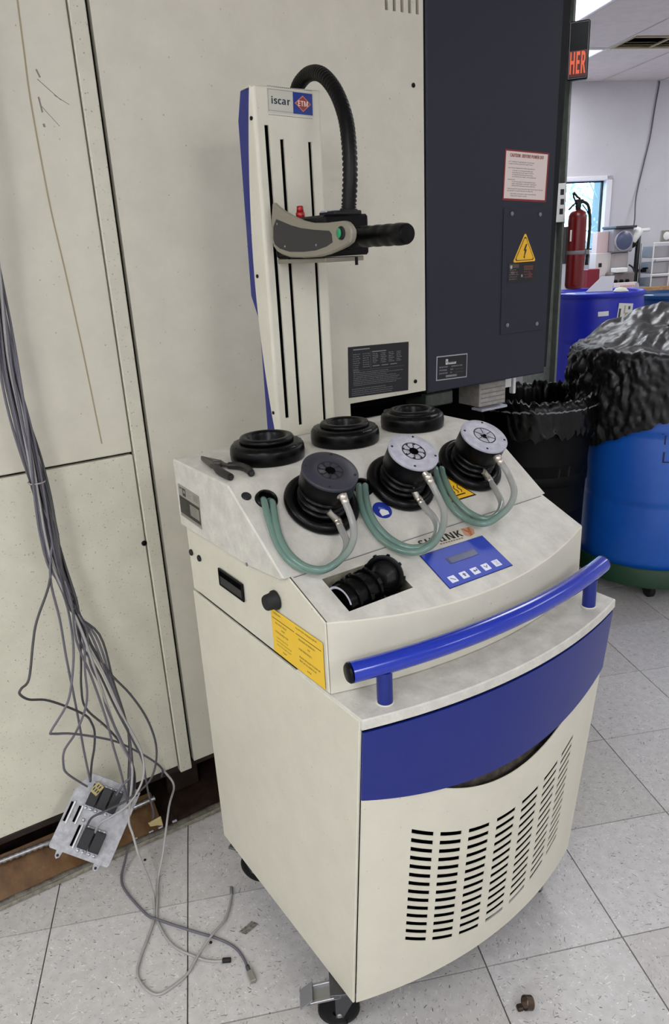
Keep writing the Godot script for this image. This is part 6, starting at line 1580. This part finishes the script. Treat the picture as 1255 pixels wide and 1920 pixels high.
	b.surf(220, 70, func(u: float, v: float) -> Vector3:
		var a := u * TAU
		var d := Vector3(cos(a), 0, sin(a))
		var fr := d.dot(tb)                          # 1 towards the viewer
		var lf := maxf(0.0, d.dot(left))
		var back := d.dot(-tb); var rg := d.dot(-left)
		var k := n2.get_noise_3d(d.x * 5.0, d.z * 5.0, v * 3.0)
		var k2 := n2.get_noise_3d(d.x * 16.0 + v * 6.0, d.z * 16.0, v * 9.0 + 4.0)
		var pt: Vector3
		if v < 0.4:
			var t := v / 0.4
			var hem := 0.785 - 0.18 * pow(lf, 1.3) + 0.05 * maxf(0.0, rg) + 0.02 * k
			var r := DR + 0.018 + lf * lf * (0.038 + 0.03 * sin(PI * t) - 0.03 * (1.0 - t)) + 0.02 * k2 * lf * lf + 0.009 * k2 * (0.35 + 1.4 * lf) + 0.012 * t
			pt = d * r + Vector3(0, lerpf(hem, 0.975, t), 0)
		else:
			var t := (v - 0.4) / 0.6
			var e := minf(1.0, t * 5.0) * PI / 2
			var r := (DR + 0.030 + 0.038 * lf * lf + 0.02 * k2 * lf * lf * (1.0 - minf(1.0, t * 3.0)) - 0.03 * (1.0 - cos(e))) * cos(maxf(0.0, t - 0.12) / 0.88 * PI / 2)
			var q := d * r
			var up := clampf(0.5 - 0.55 * q.dot(tb) / DR - 0.35 * q.dot(left) / DR, 0.0, 1.4)
			var m1 := n2.get_noise_3d((q.x - q.z) * 2.0, (q.z + q.x) * 7.0, 2.0)
			var m2 := n2.get_noise_3d(q.x * 14.0 + q.z * 5.0, q.z * 14.0, 8.0)
			pt = q + Vector3(0, 0.975 + 0.028 * sin(e) + 0.13 * up * smoothstep(0.0, 0.45, t) + (0.022 * m1 + 0.005 * m2) * minf(1.0, t * 4.0) + 0.006 * k2 * maxf(0.0, 1.0 - t * 3.0), 0)
		return pt, true)
	part("film", b, M.bag, bagt)

func bench_things() -> void:
	var b: MB
	# long bench along the back wall
	var t := thing("workbench", "long pale workbench along the back wall under the window", "workbench", rt(4.4, 0, -5.7))
	b = MB.new(); b.box(Vector3(0, 0.87, 0), Vector3(3.2, 0.04, 0.75), 0.004); part("worktop", b, mat(Color(0.68, 0.66, 0.64), 0.5), t)
	for x in [-1.5, 0.0, 1.5]:
		for z in [-0.32, 0.32]:
			b = MB.new(); b.box(Vector3(x, 0.425, z), Vector3(0.06, 0.85, 0.06), 0.004); part("leg", b, M.rawgrey, t)
	var y := 0.8905
	# optical comparator
	var oc := thing("optical_comparator", "grey optical comparator with round dark screen on the back bench", "comparator", rt(4.41, y, -5.62))
	var gm := mat(Color(0.52, 0.5, 0.53), 0.45)
	b = MB.new(); b.box(Vector3(0, 0.46, -0.02), Vector3(0.2, 0.21, 0.22), 0.012); part("head", b, gm, oc)
	b = MB.new(); b.box(Vector3(0, 0.573, -0.0), Vector3(0.21, 0.02, 0.25), 0.004); part("hood", b, mat(Color(0.2, 0.2, 0.25), 0.5), oc)
	b = MB.new(); b.rod(Vector3(0, 0.455, 0.088), Vector3(0, 0.455, 0.1), 0.092, 40, 0.004); part("screen_ring", b, mat(Color(0.62, 0.61, 0.65), 0.4), oc)
	b = MB.new(); b.rod(Vector3(0, 0.455, 0.099), Vector3(0, 0.455, 0.103), 0.08, 40, 0.001); part("screen", b, mat(Color(0.28, 0.31, 0.42), 0.25), oc, Transform3D(), "round dark blue screen")
	b = MB.new(); b.box(Vector3(0.005, 0.27, -0.03), Vector3(0.16, 0.18, 0.18), 0.015); part("neck", b, mat(Color(0.6, 0.57, 0.57), 0.45), oc)
	b = MB.new(); b.box(Vector3(0, 0.09, 0), Vector3(0.24, 0.18, 0.26), 0.012); part("base", b, mat(Color(0.44, 0.41, 0.4), 0.5), oc)
	b = MB.new(); b.box(Vector3(-0.04, 0.2, 0.12), Vector3(0.12, 0.04, 0.09), 0.004); part("stage", b, M.white, oc)
	b = MB.new(); b.tube(smooth([Vector3(0.1, 0.03, 0.12), Vector3(0.14, 0.1, 0.1), Vector3(0.13, 0.2, 0.08), Vector3(0.09, 0.24, 0.06)], 5), 0.008, 8); part("lead", b, M.matte, oc)
	for k in 3:
		b = MB.new(); b.rod(Vector3(-0.08 + 0.06 * k, 0.1, 0.13), Vector3(-0.08 + 0.06 * k, 0.1, 0.15), 0.018, 14, 0.002); part("dial", b, M.black, oc)
	# paper and boxes
	var pc := thing("paper_carton", "pale pink carton beside the comparator below the window", "carton", rt(4.25, y, -5.66))
	b = MB.new(); b.box(Vector3(0, 0.45, 0), Vector3(0.115, 0.185, 0.09), 0.003); part("carton", b, mat(Color(0.83, 0.74, 0.74), 0.6), pc)
	b = MB.new(); b.box(Vector3(0.03, 0.18, 0), Vector3(0.19, 0.355, 0.12), 0.004); part("stand", b, mat(Color(0.8, 0.77, 0.76), 0.6), pc)
	b = MB.new(); b.box(Vector3(-0.02, 0.25, 0.063), Vector3(0.03, 0.035, 0.006), 0.001); part("clip", b, M.matte, pc)
	var wb := thing("label_block", "white block with faint red print in front of the comparator", "block", rt(4.395, y, -5.42))
	b = MB.new(); b.box(Vector3(0, 0.055, 0), Vector3(0.22, 0.075, 0.03), 0.003); part("block", b, mat(Color(0.83, 0.78, 0.78), 0.5), wb)
	b = MB.new(); b.box(Vector3(0, 0.009, 0), Vector3(0.2, 0.018, 0.06), 0.002); part("foot", b, M.white, wb)
	for k in 7:
		b = MB.new(); b.box(Vector3(-0.05 + 0.02 * k, 0.057, 0.0155), Vector3(0.012, 0.02, 0.001)); part("print", b, mat(Color(0.7, 0.45, 0.45)), wb)
	# stand with white head
	var st := thing("gauge_stand", "tall metal gauge stand with white cylindrical head right of the comparator", "gauge stand", rt(4.6, y, -5.6))
	b = MB.new(); b.box(Vector3(0, 0.02, 0.02), Vector3(0.14, 0.04, 0.2), 0.004); part("foot", b, M.rawgrey, st)
	b = MB.new(); b.rod(Vector3(0, 0.04, 0), Vector3(0, 0.5, 0), 0.022, 16, 0.002); part("pillar", b, mat(Color(0.12, 0.12, 0.13), 0.4), st)
	b = MB.new(); b.rod(Vector3(0.025, 0.04, 0.03), Vector3(0.025, 0.42, 0.03), 0.01, 12, 0.001); part("rod", b, M.steel, st)
	b = MB.new(); b.rod(Vector3(-0.09, 0.44, 0.03), Vector3(-0.01, 0.55, 0.03), 0.04, 18, 0.006); b.rod(Vector3(-0.01, 0.535, 0.03), Vector3(0.085, 0.54, 0.03), 0.016, 14, 0.002); part("head", b, M.white, st, Transform3D(), "white angled head")
	b = MB.new(); b.rod(Vector3(-0.06, 0.4, 0.03), Vector3(-0.09, 0.44, 0.03), 0.035, 16, 0.003); part("collar", b, M.black, st)
	b = MB.new(); b.box(Vector3(0.05, 0.18, 0.03), Vector3(0.05, 0.03, 0.06), 0.003); b.box(Vector3(0.1, 0.2, 0.03), Vector3(0.1, 0.012, 0.02), 0.002); part("clamp", b, M.black, st)
	# wire rack
	var rk := thing("wire_rack", "white wire rack of grey trays at the right end of the back bench", "rack", rt(4.87, y, -5.6))
	for x in [-0.18, 0.0, 0.36]:
		for z in [-0.12, 0.12]:
			b = MB.new(); b.rod(Vector3(x, 0, z), Vector3(x, 0.42, z), 0.006, 8); part("upright", b, M.white, rk)
	for k in 3:
		b = MB.new(); b.box(Vector3(0.09, 0.14 * (k + 1), 0.12), Vector3(0.56, 0.012, 0.012), 0.002); part("rail", b, M.white, rk)
		b = MB.new(); b.box(Vector3(0.09, 0.14 * k + 0.06, 0.0), Vector3(0.52, 0.10, 0.2), 0.004); part("tray", b, mat(Color(0.58, 0.57, 0.58), 0.5), rk)
	var ck := thing("small_clock", "small square framed dial standing on top of the wire rack", "clock", rt(4.86, y + 0.427, -5.57))
	b = MB.new(); b.box(Vector3(0, 0.05, 0), Vector3(0.1, 0.1, 0.03), 0.004); part("case", b, mat(Color(0.5, 0.47, 0.42), 0.5), ck)
	b = MB.new(); b.rod(Vector3(0, 0.05, 0.0145), Vector3(0, 0.05, 0.017), 0.036, 24, 0.001); part("dial", b, M.white, ck)
	# plank and red bin
	b = MB.new(); b.box(Vector3(0, 0.02, 0), Vector3(0.5, 0.04, 0.06), 0.003)
	var p := part("wood_plank", b, M.wood, null, rt(4.74, y, -5.38)); tag(p, "short tan wooden plank along the bench edge", "plank")
	var rb := MB.new(); rb.prism([Vector2(-0.05, 0), Vector2(0.16, 0), Vector2(0.16, 0.15), Vector2(0.045, 0.13)], 0.14, 0.004)
	p = part("red_bin", rb, mat(Color(0.78, 0.1, 0.12), 0.4), null, rt(4.97, y, -5.5)); tag(p, "bright red plastic bin at the right edge of the bench", "bin")
	# wire down the back wall
	var w := MB.new()
	w.tube(smooth([Vector3(4.99, 2.735, -6.105), Vector3(4.99, 2.71, -6.1), Vector3(4.967, 2.519, -6.1), Vector3(4.94, 2.248, -6.1), Vector3(4.897, 2.017, -6.1), Vector3(4.841, 1.734, -6.09), Vector3(4.79, 1.492, -6.0), Vector3(4.6, 1.30, -5.78), Vector3(4.515, 1.25, -5.72)], 5), 0.006, 8)
	p = part("wall_cable", w, mat(Color(0.3, 0.28, 0.33), 0.6), null, RT); tag(p, "dark cable slanting down the back wall from the ceiling", "cable")
	# red crate behind extinguisher
	b = MB.new(); b.box(Vector3(0, 0.11, 0), Vector3(0.12, 0.22, 0.12), 0.006)
	p = part("red_canister", b, mat(Color(0.45, 0.06, 0.13), 0.4), null, rt(4.14, y, -5.6)); tag(p, "dark red box on the bench behind the fire extinguisher", "box")
	# tree outside
	var tr := thing("tree", "pale bare twigged tree outside the window", "tree", rt(7.95, 0, -12.5))
	b = MB.new(); b.tube([Vector3(0, 0, 0), Vector3(0.05, 1.2, 0), Vector3(0.0, 2.4, 0.1), Vector3(0.1, 4.0, 0)], [0.14, 0.11, 0.08, 0.03], 10); part("trunk", b, mat(Color(0.5, 0.52, 0.5), 0.8), tr)
	var lv := MB.new()
	var bm := MB.new()
	for i in 46:
		var h := rng.randf_range(1.0, 3.8)
		var a := rng.randf() * TAU
		var l := rng.randf_range(0.7, 1.9)
		var p0 := Vector3(0.04, h, 0.05)
		var p1 := p0 + Vector3(cos(a) * l * 0.5, l * 0.25, sin(a) * l * 0.5)
		var p2 := p0 + Vector3(cos(a) * l, l * 0.7, sin(a) * l)
		bm.tube([p0, p1, p2], [0.016, 0.008, 0.003], 6)
		for j in 34:
			var q := p1.lerp(p2, rng.randf()) + Vector3(rng.randfn(0, 0.16), rng.randfn(0, 0.16), rng.randfn(0, 0.16))
			var ux := Vector3(rng.randfn(), rng.randfn(), rng.randfn()).normalized() * 0.045
			var uy := ux.cross(Vector3(rng.randfn(), rng.randfn(), rng.randfn())).normalized() * 0.028
			var nn := ux.cross(uy).normalized()
			lv.quad(q - ux, q - uy, q + ux, q + uy, nn)
	part("branches", bm, mat(Color(0.66, 0.7, 0.7), 0.8), tr)
	var lm := mat(Color(0.62, 0.76, 0.66), 0.7); lm.backlight_enabled = true; lm.backlight = Color(0.75, 0.85, 0.75)
	var lf := part("foliage", lv, lm, tr); lf.set_meta("kind", "stuff")
	b = MB.new(); b.box(Vector3(4.0, -0.05, -16), Vector3(40, 0.1, 19)); var g := struct("ground_outside", b, mat(Color(0.5, 0.52, 0.48), 0.9), RT)
	# scraps on the floor
	var cl := thing("hose_clamp", "small rusty metal ring lying on the floor in front of the cart", "clamp", Transform3D(Basis(Vector3.UP, -0.35), Vector3(0.80, 0.001, 0.912)))
	b = MB.new(); b.xf = Transform3D(Basis(Vector3(0, 0, 1), 1.25), Vector3(0, 0.0135, 0)); b.lathe([Vector2(0.0125, -0.007), Vector2(0.0135, -0.007), Vector2(0.0135, 0.007), Vector2(0.0125, 0.007), Vector2(0.0125, -0.007)], 24); part("band", b, mat(Color(0.3, 0.25, 0.2), 0.35, 0.7), cl)
	b = MB.new(); b.box(Vector3(-0.016, 0.006, 0), Vector3(0.012, 0.01, 0.012), 0.002); part("screw_housing", b, mat(Color(0.22, 0.16, 0.12), 0.5, 0.5), cl)
	b = MB.new()
	var n3 := FastNoiseLite.new(); n3.seed = 2; n3.frequency = 90.0
	b.surf(12, 6, func(u: float, v: float) -> Vector3: return Vector3((u - 0.5) * 0.036 + 0.006 * (v - 0.5), 0.0012 + 0.001 * n3.get_noise_2d(u, v), (v - 0.5) * 0.017))
	p = part("label_scrap", b, painted(Color(0.45, 0.44, 0.41), 3000, 0.4, 91, 14.0, 0.7), null, Transform3D(Basis(Vector3.UP, 0.25), Vector3(0.4275, 0.0005, 0.4395))); tag(p, "torn grubby label scrap on the floor beside the cart", "scrap")
	for q in [Vector3(0.343, 0, 0.425), Vector3(0.2985, 0, 0.115)]:
		b = MB.new(); b.lathe([Vector2(0, 0), Vector2(0.0035, 0.0), Vector2(0.003, 0.002), Vector2(0, 0.003)], 8)
		p = part("debris_crumb", b, M.matte, null, Transform3D(Basis(), q + Vector3(0, 0.0004, 0))); tag(p, "tiny dark crumb on the floor tile under the crossing cables" if q.z > 0.3 else "tiny crumb on the floor by the channel lip", "debris")
